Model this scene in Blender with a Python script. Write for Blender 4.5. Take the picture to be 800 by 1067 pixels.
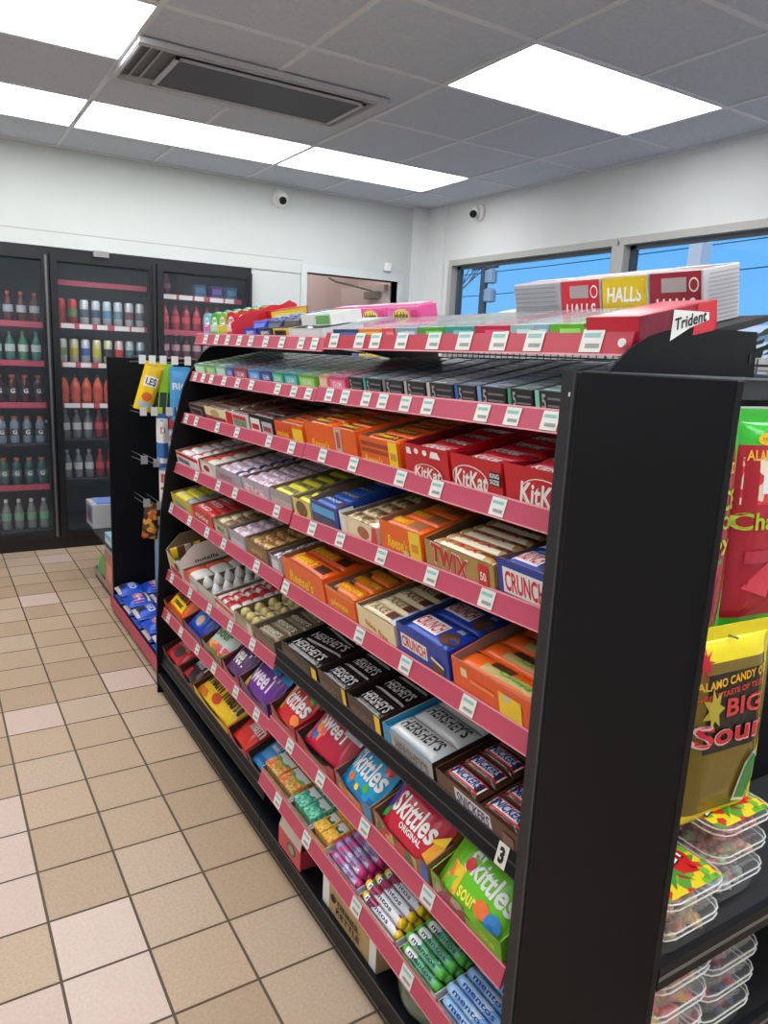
import bpy, math, random
from mathutils import Matrix, Vector, Euler
random.seed(7)
for o in list(bpy.data.objects): bpy.data.objects.remove(o)
SC = bpy.context.scene
COL = SC.collection
# ---------------------------------------------------------------- camera
cam_d = bpy.data.cameras.new('camera'); cam = bpy.data.objects.new('camera', cam_d); COL.objects.link(cam)
cr = Vector((0.85322214, -0.51940371, 0.04724158)); cu = Vector((0.06873943, 0.20178092, 0.97701553)); cf = Vector((0.51699794, 0.83036392, -0.20786747))
M = Matrix(((cr.x, cu.x, -cf.x, 0), (cr.y, cu.y, -cf.y, 0), (cr.z, cu.z, -cf.z, 1.5), (0, 0, 0, 1)))
cam.matrix_world = M
cam_d.sensor_fit = 'HORIZONTAL'; cam_d.sensor_width = 36; cam_d.lens = 36 * 774.27 / 800; cam_d.clip_start = 0.02
SC.camera = cam
# ---------------------------------------------------------------- world, light level
SC.view_settings.view_transform = 'Standard'; SC.view_settings.look = 'None'
SC.view_settings.gamma = 1; SC.view_settings.use_curve_mapping = False
SC.view_settings.exposure = 0.0
LAMP = 8.0
W = bpy.data.worlds.new('sky'); SC.world = W; W.use_nodes = True
nt = W.node_tree; nt.nodes.clear()
o_ = nt.nodes.new('ShaderNodeOutputWorld'); b_ = nt.nodes.new('ShaderNodeBackground'); tc = nt.nodes.new('ShaderNodeTexCoord')
sx = nt.nodes.new('ShaderNodeSeparateXYZ'); rp = nt.nodes.new('ShaderNodeValToRGB')
nt.links.new(tc.outputs['Generated'], sx.inputs[0]); nt.links.new(sx.outputs['Z'], rp.inputs[0]); nt.links.new(rp.outputs[0], b_.inputs[0]); nt.links.new(b_.outputs[0], o_.inputs[0])
rp.color_ramp.elements[0].position = 0.0; rp.color_ramp.elements[0].color = (0.16, 0.46, 0.88, 1)
rp.color_ramp.elements[1].position = 0.35; rp.color_ramp.elements[1].color = (0.06, 0.31, 0.78, 1)
b_.inputs[1].default_value = 1.2
sun_d = bpy.data.lights.new('sun', 'SUN'); sun = bpy.data.objects.new('sun', sun_d); COL.objects.link(sun)
sun_d.energy = 2.5; sun_d.angle = 0.01; sun.rotation_euler = (math.radians(50), 0, math.radians(-60))

# ---------------------------------------------------------------- helpers
def lin(c):
    return tuple(((v / 255) / 12.92 if v / 255 <= 0.04045 else ((v / 255 + 0.055) / 1.055) ** 2.4) for v in c) + (1,)
_m = {}
def mat(c, rough=0.45, metal=0.0, emit=0.0, bump=0.0, coat=0.0, noise=0.0, scale=40):
    k = (c, rough, metal, emit, bump, coat, noise, scale)
    if k in _m: return _m[k]
    m = bpy.data.materials.new('paint_%d' % len(_m)); m.use_nodes = True; n = m.node_tree.nodes; l = m.node_tree.links
    p = n['Principled BSDF']; p.inputs['Base Color'].default_value = lin(c)
    p.inputs['Roughness'].default_value = rough; p.inputs['Metallic'].default_value = metal
    if coat: p.inputs['Coat Weight'].default_value = coat; p.inputs['Coat Roughness'].default_value = 0.08
    if emit:
        p.inputs['Emission Color'].default_value = lin(c); p.inputs['Emission Strength'].default_value = emit
    if bump or noise:
        t = n.new('ShaderNodeTexCoord'); z = n.new('ShaderNodeTexNoise'); z.inputs['Scale'].default_value = scale; z.inputs['Detail'].default_value = 3
        l.new(t.outputs['Object'], z.inputs['Vector'])
        if bump:
            b = n.new('ShaderNodeBump'); b.inputs['Strength'].default_value = bump; b.inputs['Distance'].default_value = 0.004
            l.new(z.outputs['Fac'], b.inputs['Height']); l.new(b.outputs[0], p.inputs['Normal'])
        if noise:
            r = n.new('ShaderNodeValToRGB'); lc = lin(c)
            r.color_ramp.elements[0].position = .3; r.color_ramp.elements[1].position = .7
            r.color_ramp.elements[0].color = tuple(x * (1 - noise) for x in lc[:3]) + (1,)
            r.color_ramp.elements[1].color = tuple(min(1, x * (1 + noise)) for x in lc[:3]) + (1,)
            l.new(z.outputs['Fac'], r.inputs[0]); l.new(r.outputs[0], p.inputs['Base Color'])
    _m[k] = m; return m
def blobs(cols, scale=60, rough=0.3, bump=0.5):
    """printed artwork of small coloured shapes"""
    k = ('b', tuple(cols), scale, rough)
    if k in _m: return _m[k]
    m = bpy.data.materials.new('printed_%d' % len(_m)); m.use_nodes = True; n = m.node_tree.nodes; l = m.node_tree.links
    p = n['Principled BSDF']; p.inputs['Roughness'].default_value = rough
    t = n.new('ShaderNodeTexCoord'); v = n.new('ShaderNodeTexVoronoi'); v.inputs['Scale'].default_value = scale
    s = n.new('ShaderNodeSeparateColor'); r = n.new('ShaderNodeValToRGB'); r.color_ramp.interpolation = 'CONSTANT'
    l.new(t.outputs['Object'], v.inputs['Vector']); l.new(v.outputs['Color'], s.inputs[0]); l.new(s.outputs[0], r.inputs[0]); l.new(r.outputs[0], p.inputs['Base Color'])
    e = r.color_ramp.elements; N = len(cols)
    e[0].position = 0; e[0].color = lin(cols[0]); e[1].position = 1 / N; e[1].color = lin(cols[1])
    for i in range(2, N): q = e.new(i / N); q.color = lin(cols[i])
    if bump:
        z = n.new('ShaderNodeTexNoise'); z.inputs['Scale'].default_value = 45; b = n.new('ShaderNodeBump'); b.inputs['Strength'].default_value = bump; b.inputs['Distance'].default_value = .004
        l.new(t.outputs['Object'], z.inputs['Vector']); l.new(z.outputs['Fac'], b.inputs['Height']); l.new(b.outputs[0], p.inputs['Normal'])
    _m[k] = m; return m
def clear(c=(235, 240, 242), alpha=0.25, rough=0.05, ior=1.45):
    k = ('g', c, alpha, rough, ior)
    if k in _m: return _m[k]
    m = bpy.data.materials.new('clear_%d' % len(_m)); m.use_nodes = True; n = m.node_tree.nodes; l = m.node_tree.links
    out = n['Material Output']; n.remove(n['Principled BSDF'])
    tr = n.new('ShaderNodeBsdfTransparent'); gl = n.new('ShaderNodeBsdfGlossy'); gl.inputs['Roughness'].default_value = rough
    df = n.new('ShaderNodeBsdfDiffuse'); df.inputs['Color'].default_value = lin(c)
    fr = n.new('ShaderNodeFresnel'); fr.inputs[0].default_value = ior
    m1 = n.new('ShaderNodeMixShader'); m2 = n.new('ShaderNodeMixShader'); m1.inputs[0].default_value = alpha
    l.new(tr.outputs[0], m1.inputs[1]); l.new(df.outputs[0], m1.inputs[2]); ge = n.new('ShaderNodeNewGeometry'); sb = n.new('ShaderNodeMath'); sb.operation = 'SUBTRACT'; sb.inputs[0].default_value = 1; l.new(ge.outputs['Backfacing'], sb.inputs[1]); mu = n.new('ShaderNodeMath'); mu.operation = 'MULTIPLY'; l.new(fr.outputs[0], mu.inputs[0]); l.new(sb.outputs[0], mu.inputs[1]); l.new(mu.outputs[0], m2.inputs[0]); l.new(m1.outputs[0], m2.inputs[1]); l.new(gl.outputs[0], m2.inputs[2]); l.new(m2.outputs[0], out.inputs[0])
    _m[k] = m; return m

class MB:
    def __init__(s): s.v = []; s.f = []; s.m = []; s.mats = []
    def mi(s, m):
        if m not in s.mats: s.mats.append(m)
        return s.mats.index(m)
    def add(s, vs, fs, m, T=None):
        b = len(s.v); i = s.mi(m)
        for v in vs: s.v.append(tuple(T @ Vector(v)) if T else tuple(v))
        for f in fs: s.f.append(tuple(b + k for k in f)); s.m.append(i)
        return s
    def box(s, x0, x1, y0, y1, z0, z1, m, T=None, bev=0):
        if bev:
            return s.bbox(x0, x1, y0, y1, z0, z1, m, bev, T)
        v = [(x, y, z) for x in (x0, x1) for y in (y0, y1) for z in (z0, z1)]
        return s.add(v, [(0, 1, 3, 2), (4, 6, 7, 5), (0, 4, 5, 1), (2, 3, 7, 6), (0, 2, 6, 4), (1, 5, 7, 3)], m, T)
    def bbox(s, x0, x1, y0, y1, z0, z1, m, b, T=None):
        # chamfered top and sides
        def ring(ins, z): return [(x0 + ins, y0 + b, z), (x0 + b, y0 + ins, z), (x1 - b, y0 + ins, z), (x1 - ins, y0 + b, z), (x1 - ins, y1 - b, z), (x1 - b, y1 - ins, z), (x0 + b, y1 - ins, z), (x0 + ins, y1 - b, z)]
        vs = ring(b * .7, z0) + ring(0, z0 + b) + ring(0, z1 - b) + ring(b * .7, z1)
        fs = [tuple(range(7, -1, -1)), tuple(range(24, 32))]
        for r in range(3):
            for i in range(8): j = (i + 1) % 8; fs.append((r * 8 + i, r * 8 + j, r * 8 + 8 + j, r * 8 + 8 + i))
        return s.add(vs, fs, m, T)
    def prism(s, pts, a0, a1, m, axis='y'):
        n = len(pts)
        if axis == 'y': vs = [(p[0], a0, p[1]) for p in pts] + [(p[0], a1, p[1]) for p in pts]
        elif axis == 'x': vs = [(a0, p[0], p[1]) for p in pts] + [(a1, p[0], p[1]) for p in pts]
        else: vs = [(p[0], p[1], a0) for p in pts] + [(p[0], p[1], a1) for p in pts]
        fs = [tuple(range(n)), tuple(range(2 * n - 1, n - 1, -1))] + [(i, i + n, (i + 1) % n + n, (i + 1) % n) for i in range(n)]
        return s.add(vs, fs, m)
    def tube(s, p, q, r, m, n=10, r2=None):
        p = Vector(p); q = Vector(q); d = (q - p).normalized(); a = d.orthogonal().normalized(); b = d.cross(a); r2 = r if r2 is None else r2
        vs = []
        for c, rr in ((p, r), (q, r2)):
            for i in range(n): t = 2 * math.pi * i / n; vs.append(c + (a * math.cos(t) + b * math.sin(t)) * rr)
        fs = [(i, (i + 1) % n, n + (i + 1) % n, n + i) for i in range(n)] + [tuple(range(n - 1, -1, -1)), tuple(range(n, 2 * n))]
        return s.add(vs, fs, m)
    def lathe(s, prof, m, n=16, c=(0, 0, 0)):
        vs = []
        for r, z in prof:
            for i in range(n): t = 2 * math.pi * i / n; vs.append((c[0] + r * math.cos(t), c[1] + r * math.sin(t), c[2] + z))
        k = len(prof)
        fs = [(j * n + i, j * n + (i + 1) % n, (j + 1) * n + (i + 1) % n, (j + 1) * n + i) for j in range(k - 1) for i in range(n)]
        fs += [tuple(range(n - 1, -1, -1)), tuple(range((k - 1) * n, k * n))]
        return s.add(vs, fs, m)
    def mesh(s, name):
        me = bpy.data.meshes.new(name); me.from_pydata(s.v, [], s.f)
        for m in s.mats: me.materials.append(m)
        me.polygons.foreach_set('material_index', s.m); me.update(); return me
    def obj(s, name, parent=None, smooth=False, fix=False):
        me = s.mesh(name)
        if smooth: me.polygons.foreach_set('use_smooth', [True] * len(me.polygons)); 
        o = bpy.data.objects.new(name, me); COL.objects.link(o)
        if parent: o.parent = parent
        return o
def tag(o, label, cat, group=None):
    o['label'] = label; o['category'] = cat
    if group: o['group'] = group
    return o
def struct(o): o['kind'] = 'structure'; return o
def empty(name, loc=(0, 0, 0), parent=None):
    o = bpy.data.objects.new(name, None); COL.objects.link(o); o.location = loc
    if parent: o.parent = parent
    return o
def inst(name, me, parent=None):
    o = bpy.data.objects.new(name, me); COL.objects.link(o)
    if parent: o.parent = parent
    return o
def smooth_me(me): me.polygons.foreach_set('use_smooth', [True] * len(me.polygons)); return me

_t = {}
def text2d(s, bold=0.02, shear=0.0):
    k = (s, bold, shear)
    if k in _t: return _t[k]
    c = bpy.data.curves.new('lettering', 'FONT'); c.body = s; c.size = 1; c.offset = bold; c.shear = shear; c.resolution_u = 3; c.align_x = 'CENTER'
    c.space_character = 1.0 + bold
    o = bpy.data.objects.new('lettering', c); COL.objects.link(o)
    bpy.context.view_layer.update()
    me = bpy.data.meshes.new_from_object(o)
    v = [tuple(x.co[:2]) for x in me.vertices]; f = [tuple(p.vertices) for p in me.polygons]
    bpy.data.objects.remove(o); bpy.data.curves.remove(c); bpy.data.meshes.remove(me)
    xs = [p[0] for p in v]; ys = [p[1] for p in v]
    cx = (min(xs) + max(xs)) / 2; cy = (min(ys) + max(ys)) / 2; w = max(xs) - min(xs); h = max(ys) - min(ys)
    r = ([((x - cx) / w, (y - cy) / h) for x, y in v], f)
    _t[k] = r; return r
def art(mb, items, fmap):
    """items in unit coords (0..1, 0..1); fmap(u, v, layer) -> 3D point"""
    for L, it in enumerate(items):
        k = it[0]
        if k == 'rect':
            _, u0, u1, v0, v1, m = it; n = 6
            vs = []; fs = []
            for i in range(n + 1):
                for j in range(n + 1): vs.append(fmap(u0 + (u1 - u0) * i / n, v0 + (v1 - v0) * j / n, L + 1))
            for i in range(n):
                for j in range(n): a = i * (n + 1) + j; fs.append((a, a + n + 1, a + n + 2, a + 1))
            mb.add(vs, fs, m)
        elif k == 'poly':
            _, pts, m = it; mb.add([fmap(u, v, L + 1) for u, v in pts], [tuple(range(len(pts)))], m)
        elif k == 'oval':
            _, cu_, cv_, ru, rv, m = it; n = 20
            vs = [fmap(cu_, cv_, L + 1)] + [fmap(cu_ + ru * math.cos(2 * math.pi * i / n), cv_ + rv * math.sin(2 * math.pi * i / n), L + 1) for i in range(n)]
            mb.add(vs, [(0, i + 1, (i + 1) % n + 1) for i in range(n)], m)
        elif k == 'text':
            _, s, cu_, cv_, w, h, m = it[:7]; sh = it[7] if len(it) > 7 else 0; rise = it[8] if len(it) > 8 else 0
            v, f = text2d(s, .025, sh)
            mb.add([fmap(cu_ + x * w, cv_ + y * h + x * rise, L + 1) for x, y in v], f, m)
    return mb
WHT = mat((235, 235, 232)); BLK = mat((18, 18, 20), .5)
def C(*c, r=.32, cr=.35): return mat(tuple(c), r, 0, 0, cr)

# ================================================================ setting
XW, YW, ZC = 3.87, 5.70, 2.745
X0, Y0 = -2.6, -2.2
WALL = mat((202, 207, 203), .6, noise=.02, scale=3, bump=.05)
# floor: quarry tiles, one mesh
fl = MB(); grout = mat((92, 82, 68), .8)
tcol = [mat(c, .42, noise=.10, scale=120, bump=.12) for c in ((186, 161, 134), (191, 165, 138), (181, 155, 128), (193, 170, 146))]
pink = [mat(c, .42, noise=.06, scale=120, bump=.1) for c in ((214, 192, 178), (208, 184, 170))]
fl.add([(X0, Y0, -.002), (XW, Y0, -.002), (XW, 8.6, -.002), (X0, 8.6, -.002)], [(0, 1, 2, 3)], grout)
PK = {(0, 0), (2, 17), (1, 13), (2, 7), (0, 6), (-1, 3), (-1, 2), (-1, 1), (0, -1), (-1, -1)}
rnd = random.Random(3)
for i in range(-14, 18):
    for j in range(-18, 32):
        xa = .183 + .207 * i; ya = 1.645 + .2155 * j; g = .0035
        if ya > 8.4 or xa + .2 > XW: continue
        m = rnd.choice(tcol)
        r_ = rnd.random()
        if (i, j) in PK or (i < -1 and r_ < .35): m = rnd.choice(pink)
        fl.add([(xa + g, ya + g, 0), (xa + .207 - g, ya + g, 0), (xa + .207 - g, ya + .2155 - g, 0), (xa + g, ya + .2155 - g, 0)], [(0, 1, 2, 3)], m)
struct(fl.obj('floor'))
# ceiling
ce = MB(); CT = mat((208, 217, 228), .85, noise=.05, scale=60, bump=.25); CB = mat((228, 232, 238), .5)
xs = [X0, -2.19, -1.58, -.97, -.36, .25, .86, 1.485, 2.17, 2.785, 3.40, XW]
ys = [Y0, -1.8, -1.19, -.58, .03, .65, 1.28, 1.9, 2.515, 3.14, 3.82, 4.51, 5.135, YW]
lights = [(2.17, 3.40, 2.515, 3.14), (.86, 2.17, 4.51, 5.135), (2.17, 3.40, 4.51, 5.135), (-.36, .86, 3.14, 3.82), (-.36, .86, 4.51, 5.135),
          (2.17, 3.40, .03, .65), (-.36, .86, 1.28, 1.9), (-1.58, -.36, 3.14, 3.82), (-.36, .86, -.58, .03), (2.17, 3.40, -1.8, -1.19), (-2.19, -.97, .65, 1.28), (.86, 2.17, .03, .65), (-1.58, -.36, -1.8, -1.19)]  # panels out of view, some added to brighten the window wall
for a, b in zip(xs, xs[1:]):
    for c, d in zip(ys, ys[1:]):
        mx = (a + b) / 2; my = (c + d) / 2
        if any(l[0] < mx < l[1] and l[2] < my < l[3] for l in lights): continue
        ce.box(a, b, c, d, ZC, ZC + .02, CT)
VB = (.86, 2.17, 3.47, 4.06)
for x in xs[1:-1]:
    for c, d in zip(ys, ys[1:]):
        if any(l[0] < x < l[1] and l[2] < (c + d) / 2 < l[3] for l in lights): continue
        segs = [(c, d)]
        if VB[0] < x < VB[1]: segs = [(a_, b_) for a_, b_ in ((c, min(d, VB[2])), (max(c, VB[3]), d)) if b_ > a_]
        for a_, b_ in segs: ce.box(x - .012, x + .012, a_, b_, ZC - .006, ZC + .002, CB)
for k, y in enumerate(ys[1:-1]):
    for a, b in zip(xs, xs[1:]): ce.box(a + .012, b - .012, y - .012, y + .012, ZC - .006, ZC + .002, CB) if not any(l[0] <= a and b <= l[1] and l[2] < y < l[3] for l in lights + [VB]) else None
ce.box(X0, XW, YW - .02, YW, ZC - .012, ZC, CB); ce.box(XW - .02, XW, Y0, YW, ZC - .012, ZC, CB)
struct(ce.obj('ceiling'))
LM = mat((250, 252, 255), .5, emit=LAMP)
lab = ['long ceiling light panel nearest the camera on the right, by the windows', 'long ceiling light panel behind the air grille', 'long ceiling light panel between the air grille and the corner camera', 'long ceiling light panel cut off at the top left corner', 'ceiling light panel cut off by the left edge, near the coolers'] + ['ceiling light panel in the part of the room behind the camera'] * 8
for i, (a, b, c, d) in enumerate(lights):
    e = empty('ceiling_light', ((a + b) / 2, (c + d) / 2, ZC))
    tag(e, lab[i], 'ceiling light', 'flat ceiling light panels' if i < 5 else 'ceiling light panels out of view')
    hx = (b - a) / 2 - .014; hy = (d - c) / 2 - .014
    MB().box(-hx, hx, -hy, hy, .0, .006, LM).obj('diffuser', e)
    f = MB(); 
    for q in ((-hx - .012, hx + .012, -hy - .012, -hy), (-hx - .012, hx + .012, hy, hy + .012), (-hx - .012, -hx, -hy, hy), (hx, hx + .012, -hy, hy)): f.box(q[0], q[1], q[2], q[3], -.007, .01, CB)
    f.obj('frame', e)
# air grille in the ceiling
ve = empty('ceiling_air_grille', (1.47, 3.765, ZC)); tag(ve, 'large rectangular grey air grille set in the ceiling, with nested louvres', 'air vent')
VG = mat((196, 198, 201), .45); VD = mat((84, 88, 97), .6)
HX, HY = .61, .295
f = MB()
for q in ((-HX, HX, -HY, -HY + .035), (-HX, HX, HY - .075, HY), (-HX, -HX + .02, -HY + .035, HY - .075), (HX - .06, HX, -HY + .035, HY - .075)): f.box(q[0], q[1], q[2], q[3], -.03, -.0062, VG)
f.obj('frame', ve)
MB().box(-HX + .03, HX - .05, -HY + .03, HY - .06, -.008, -.004, mat((128, 132, 138), .7)).obj('back_plate', ve)
for k in range(3):
    a = .028 + k * .05; l = MB(); x0, x1, y0, y1 = -HX + a, HX - .055 - a * .25, -HY + .02 + a * .35, HY - .085 - a * .1
    z0, z1 = -.032 + .004 * k, -.01
    def blade(p, q, nrm):
        n = Vector(nrm) * .026
        l.add([(*p, z1), (*q, z1), (q[0] + n.x, q[1] + n.y, z0), (p[0] + n.x, p[1] + n.y, z0), (p[0] + n.x, p[1] + n.y, z0 - .003), (q[0] + n.x, q[1] + n.y, z0 - .003)], [(0, 1, 2, 3), (3, 2, 5, 4)], VG)
    blade((x0, y0), (x0, y1), (-.9, 0, 0)); blade((x0, y0), (x1, y0), (0, -.35, 0)); blade((x1, y0), (x1, y1), (.3, 0, 0)); blade((x0, y1), (x1, y1), (0, .3, 0))
    l.obj('louvre', ve)
l = MB(); l.box(-HX + .19, HX - .12, -HY + .08, HY - .12, -.036, -.03, VD)
for q in ((-HX + .17, HX - .1, -HY + .068, -HY + .08), (-HX + .17, HX - .1, HY - .12, HY - .105), (-HX + .17, -HX + .19, -HY + .068, HY - .105), (HX - .12, HX - .1, -HY + .068, HY - .105)): l.box(*q, -.04, -.03, VG)
l.obj('centre_panel', ve)

# back wall with openings for coolers and doorway
wb = MB()
CX0, CX1, CZ = -.66, 2.225, 2.10
DX0, DX1, DZ = 2.70, 3.57, 2.115
wb.box(X0, CX0, YW, YW + .12, 0, ZC, WALL); wb.box(CX0, CX1, YW, YW + .12, CZ, ZC, WALL); wb.box(CX1, DX0, YW, YW + .12, 0, ZC, WALL)
wb.box(DX0, DX1, YW, YW + .12, DZ, ZC, WALL); wb.box(DX1, XW + .12, YW, YW + .12, 0, ZC, WALL)
struct(wb.obj('wall_back'))
struct(MB().box(X0, DX0 - .04, YW - .006, YW, 2.195, 2.203, mat((170, 172, 172), .5)).box(X0, DX0 - .05, YW - .008, YW, CZ + .0, 2.195, WALL).obj('trim_1'))
tr = MB(); TW = mat((208, 212, 210), .4)
tr.box(DX0 - .05, DX0, YW - .02, YW + .1, 0, DZ + .06, TW).box(DX1, DX1 + .05, YW - .02, YW + .1, 0, DZ + .06, TW).box(DX0, DX1, YW - .02, YW + .1, DZ, DZ + .06, TW)
struct(tr.obj('trim_2'))
# store room beyond the doorway
PW = mat((224, 206, 200), .7, noise=.03, scale=4)
sr = MB(); sr.box(2.45, 3.9, 7.0, 7.1, 0, ZC, PW).box(2.40, 2.45, YW + .12, 7.1, 0, ZC, PW).box(3.9, 4.0, YW + .12, 7.1, 0, ZC, PW)
for z in (.6, 1.2, 1.8, 2.4): sr.box(2.46, 3.89, 6.996, 7.0, z, z + .008, mat((200, 182, 176)))
struct(sr.obj('wall_storeroom'))
struct(MB().box(2.4, 4.0, YW + .12, 7.1, ZC, ZC + .02, CT).obj('ceiling_storeroom'))
e = empty('ceiling_light', (3.2, 6.4, ZC - .02)); tag(e, 'ceiling light in the store room beyond the doorway', 'ceiling light')
MB().box(-.3, .3, -.3, .3, -.004, 0, mat((255, 250, 245), .5, emit=5)).obj('diffuser', e); MB().box(-.32, .32, -.32, .32, 0, .02, CB).obj('frame', e)  # unseen fixture, added to light the store room
# door leaf swung open, with closer arm
d = empty('door_1', (DX1 - .01, YW + .12, 0)); struct(d)
MB().box(-.045, 0, .0, .80, .01, DZ - .02, mat((214, 200, 196), .5)).obj('door_leaf', d)
c_ = MB(); MM = mat((150, 152, 152), .35, .6)
c_.box(-.08, -.046, .06, .30, 1.98, 2.04, MM).tube((-.06, .2, 2.05), (-.50, .06, 2.085), .008, MM).tube((-.50, .06, 2.085), (-.62, -.06, 2.095), .008, MM); c_.obj('door_closer', d)
MB().box(-.045, -.02, -.004, .004, 1.80, 1.92, mat((120, 122, 120), .4, .6)).box(-.045, -.02, -.004, .004, .9, 1.0, mat((120, 122, 120), .4, .6)).obj('hinge', d)
# corner conduit and box
co = MB(); co.tube((3.80, YW - .022, 0), (3.80, YW - .022, ZC - .01), .012, WALL); tag(co.obj('wall_conduit'), 'thin white vertical conduit pipe in the room corner', 'pipe')
struct(MB().box(3.70, 3.87, YW - .035, YW, 0, ZC - .01, mat((228, 230, 228), .5)).box(3.84, 3.87, YW - .28, YW - .035, 0, ZC - .01, mat((228, 230, 228), .5)).obj('trim_3'))
tag(MB().box(3.42, 3.48, YW - .045, YW, 2.19, 2.26, WHT, bev=.006).obj('wall_sensor'), 'small white box on the wall above the right of the doorway', 'sensor')
# window wall
wall_b = WALL; WALL = mat((226, 228, 225), .6, noise=.02, scale=3, bump=.05)  # wall colour lightened here to stand in for light falling on this wall
wr = MB(); WZ0, WZ1 = 1.55, 2.25
W1 = (3.57, 5.31); W2 = (.9, 3.47)
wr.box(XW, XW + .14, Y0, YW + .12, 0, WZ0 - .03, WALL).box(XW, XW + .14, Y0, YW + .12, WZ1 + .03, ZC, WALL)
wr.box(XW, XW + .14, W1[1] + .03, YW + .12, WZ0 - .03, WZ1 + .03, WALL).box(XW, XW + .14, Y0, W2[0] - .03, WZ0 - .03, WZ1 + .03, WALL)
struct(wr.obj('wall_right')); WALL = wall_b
AL = mat((186, 184, 178), .45)
for n_, (a, b) in enumerate((W1, W2)):
    w = empty('window_%d' % (n_ + 1), (XW, (a + b) / 2, WZ0)); struct(w); h = (b - a) / 2; H_ = WZ1 - WZ0
    f = MB()
    f.box(-.012, .12, -h - .04, h + .04, -.04, 0, AL).box(-.012, .12, -h - .04, h + .04, H_, H_ + .045, AL)
    f.box(-.012, .12, -h - .05, -h, 0, H_, AL).box(-.012, .12, h, h + .05, 0, H_, AL)
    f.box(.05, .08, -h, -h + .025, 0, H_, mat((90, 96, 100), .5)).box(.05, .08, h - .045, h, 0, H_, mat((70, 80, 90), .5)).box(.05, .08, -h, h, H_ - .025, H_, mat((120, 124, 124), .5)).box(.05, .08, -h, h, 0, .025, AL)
    f.obj('window_frame', w)
    MB().box(.062, .066, -h + .02, h - .02, .02, H_ - .02, clear((200, 220, 235), .01, .0, 1.12)).obj('pane', w)
# walls behind the camera
struct(MB().box(X0 - .1, X0, Y0 - .1, YW + .12, 0, ZC, WALL).obj('wall_left'))
struct(MB().box(X0, XW + .14, Y0 - .1, Y0, 0, ZC, WALL).obj('wall_front'))

# outside
struct(MB().box(XW + .14, 40, -30, 60, -.2, -.15, mat((150, 146, 140), .9, noise=.1, scale=.5)).obj('ground_outside'))
po = MB(); po.box(-.055, .055, -.055, .055, 0, 3.2, mat((215, 216, 214), .5)).box(-.09, .09, -.09, .09, -.02, .04, mat((190, 190, 188)))
q = po.obj('canopy_post'); q.location = (4.9, 3.69, -.13); tag(q, 'white square post standing outside the right-hand window', 'post')
up = empty('utility_pole', (15, 18.9, -.15)); tag(up, 'dark utility pole with crossarms and transformers outside the left window', 'utility pole')
PD = mat((70, 74, 78), .8)
MB().tube((0, 0, 0), (0, 0, 4.9), .16, PD, r2=.11).obj('pole', up)
MB().box(-.05, .05, -.6, .6, 4.35, 4.42, PD).obj('crossarm', up)
for z in (3.35, 3.9): MB().lathe([(.10, 0), (.19, .03), (.19, .36), (.10, .42)], mat((150, 158, 165), .5), 12, (0, -.32, z)).obj('transformer', up)
for k, (y, z, dz) in enumerate(((14.0, 5.0, -.35), (14.3, 4.55, -.1), (14.8, 4.1, -.5))):
    w = MB(); pr = None
    for i in range(17):
        t = i / 16; p = (15 + k * .1, -4 + 46 * t, z + .15 - 1.1 * math.sin(math.pi * t) * .5 + dz * t)
        if pr: w.tube(pr, p, .012, BLK, 5)
        pr = p
    tag(w.obj('power_line'), ('highest', 'middle', 'lowest')[k] + ' of the three thin power lines crossing the sky outside', 'power line', 'power lines outside')
bt = empty('bare_tree', (19, 27.5, -.15)); tag(bt, 'bare leafless tree beside the utility pole outside', 'tree')
tm = MB(); TRK = mat((96, 96, 92), .9); rr = random.Random(11)
def branch(p, d, L, r, n):
    q = p + d * L; tm.tube(p, q, r, TRK, 5, r * .7)
    if n:
        for k in range(3):
            dd = (d + Vector((rr.uniform(-.5, .5), rr.uniform(-.5, .5), rr.uniform(-.1, .4)))).normalized(); branch(q, dd, L * .72, r * .62, n - 1)
branch(Vector((0, 0, 0)), Vector((0, 0, 1)), 2.4, .12, 4); tm.obj('trunk', bt)
hs = MB(); hs.box(-2, 2, -6, 4.5, 0, 2.55, mat((225, 222, 216), .7)).box(-2.2, 2.2, -6.3, 4.8, 2.55, 2.75, mat((232, 232, 230))); q = hs.obj('white_building'); q.location = (19, 8.0, -.15); tag(q, 'low white building far outside beyond the right window', 'building')
for k in range(4):
    bs = MB(); rb = random.Random(k)
    for i in range(120):
        a = rb.uniform(0, 6.28); t = rb.random(); x = math.cos(a) * .5 * math.sqrt(t); y = math.sin(a) * .5 * math.sqrt(t); z = rb.uniform(.3, 2.2); s = .16
        bs.add([(x - s, y, z), (x, y - s * .7, z + s * .5), (x + s, y, z + s * .2), (x, y + s, z - s * .3)], [(0, 1, 2, 3)], mat(rb.choice(((150, 140, 92), (120, 118, 78), (176, 160, 110))), .9))
    bs.tube((0, 0, 0), (0, 0, .8), .04, TRK, 6)
    q = bs.obj('dry_bush'); q.location = (8.5, 4.0 + 1.0 * k, -.15); tag(q, 'olive brown bush growing outside below the right-hand window', 'bush', 'bushes outside the window')

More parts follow.
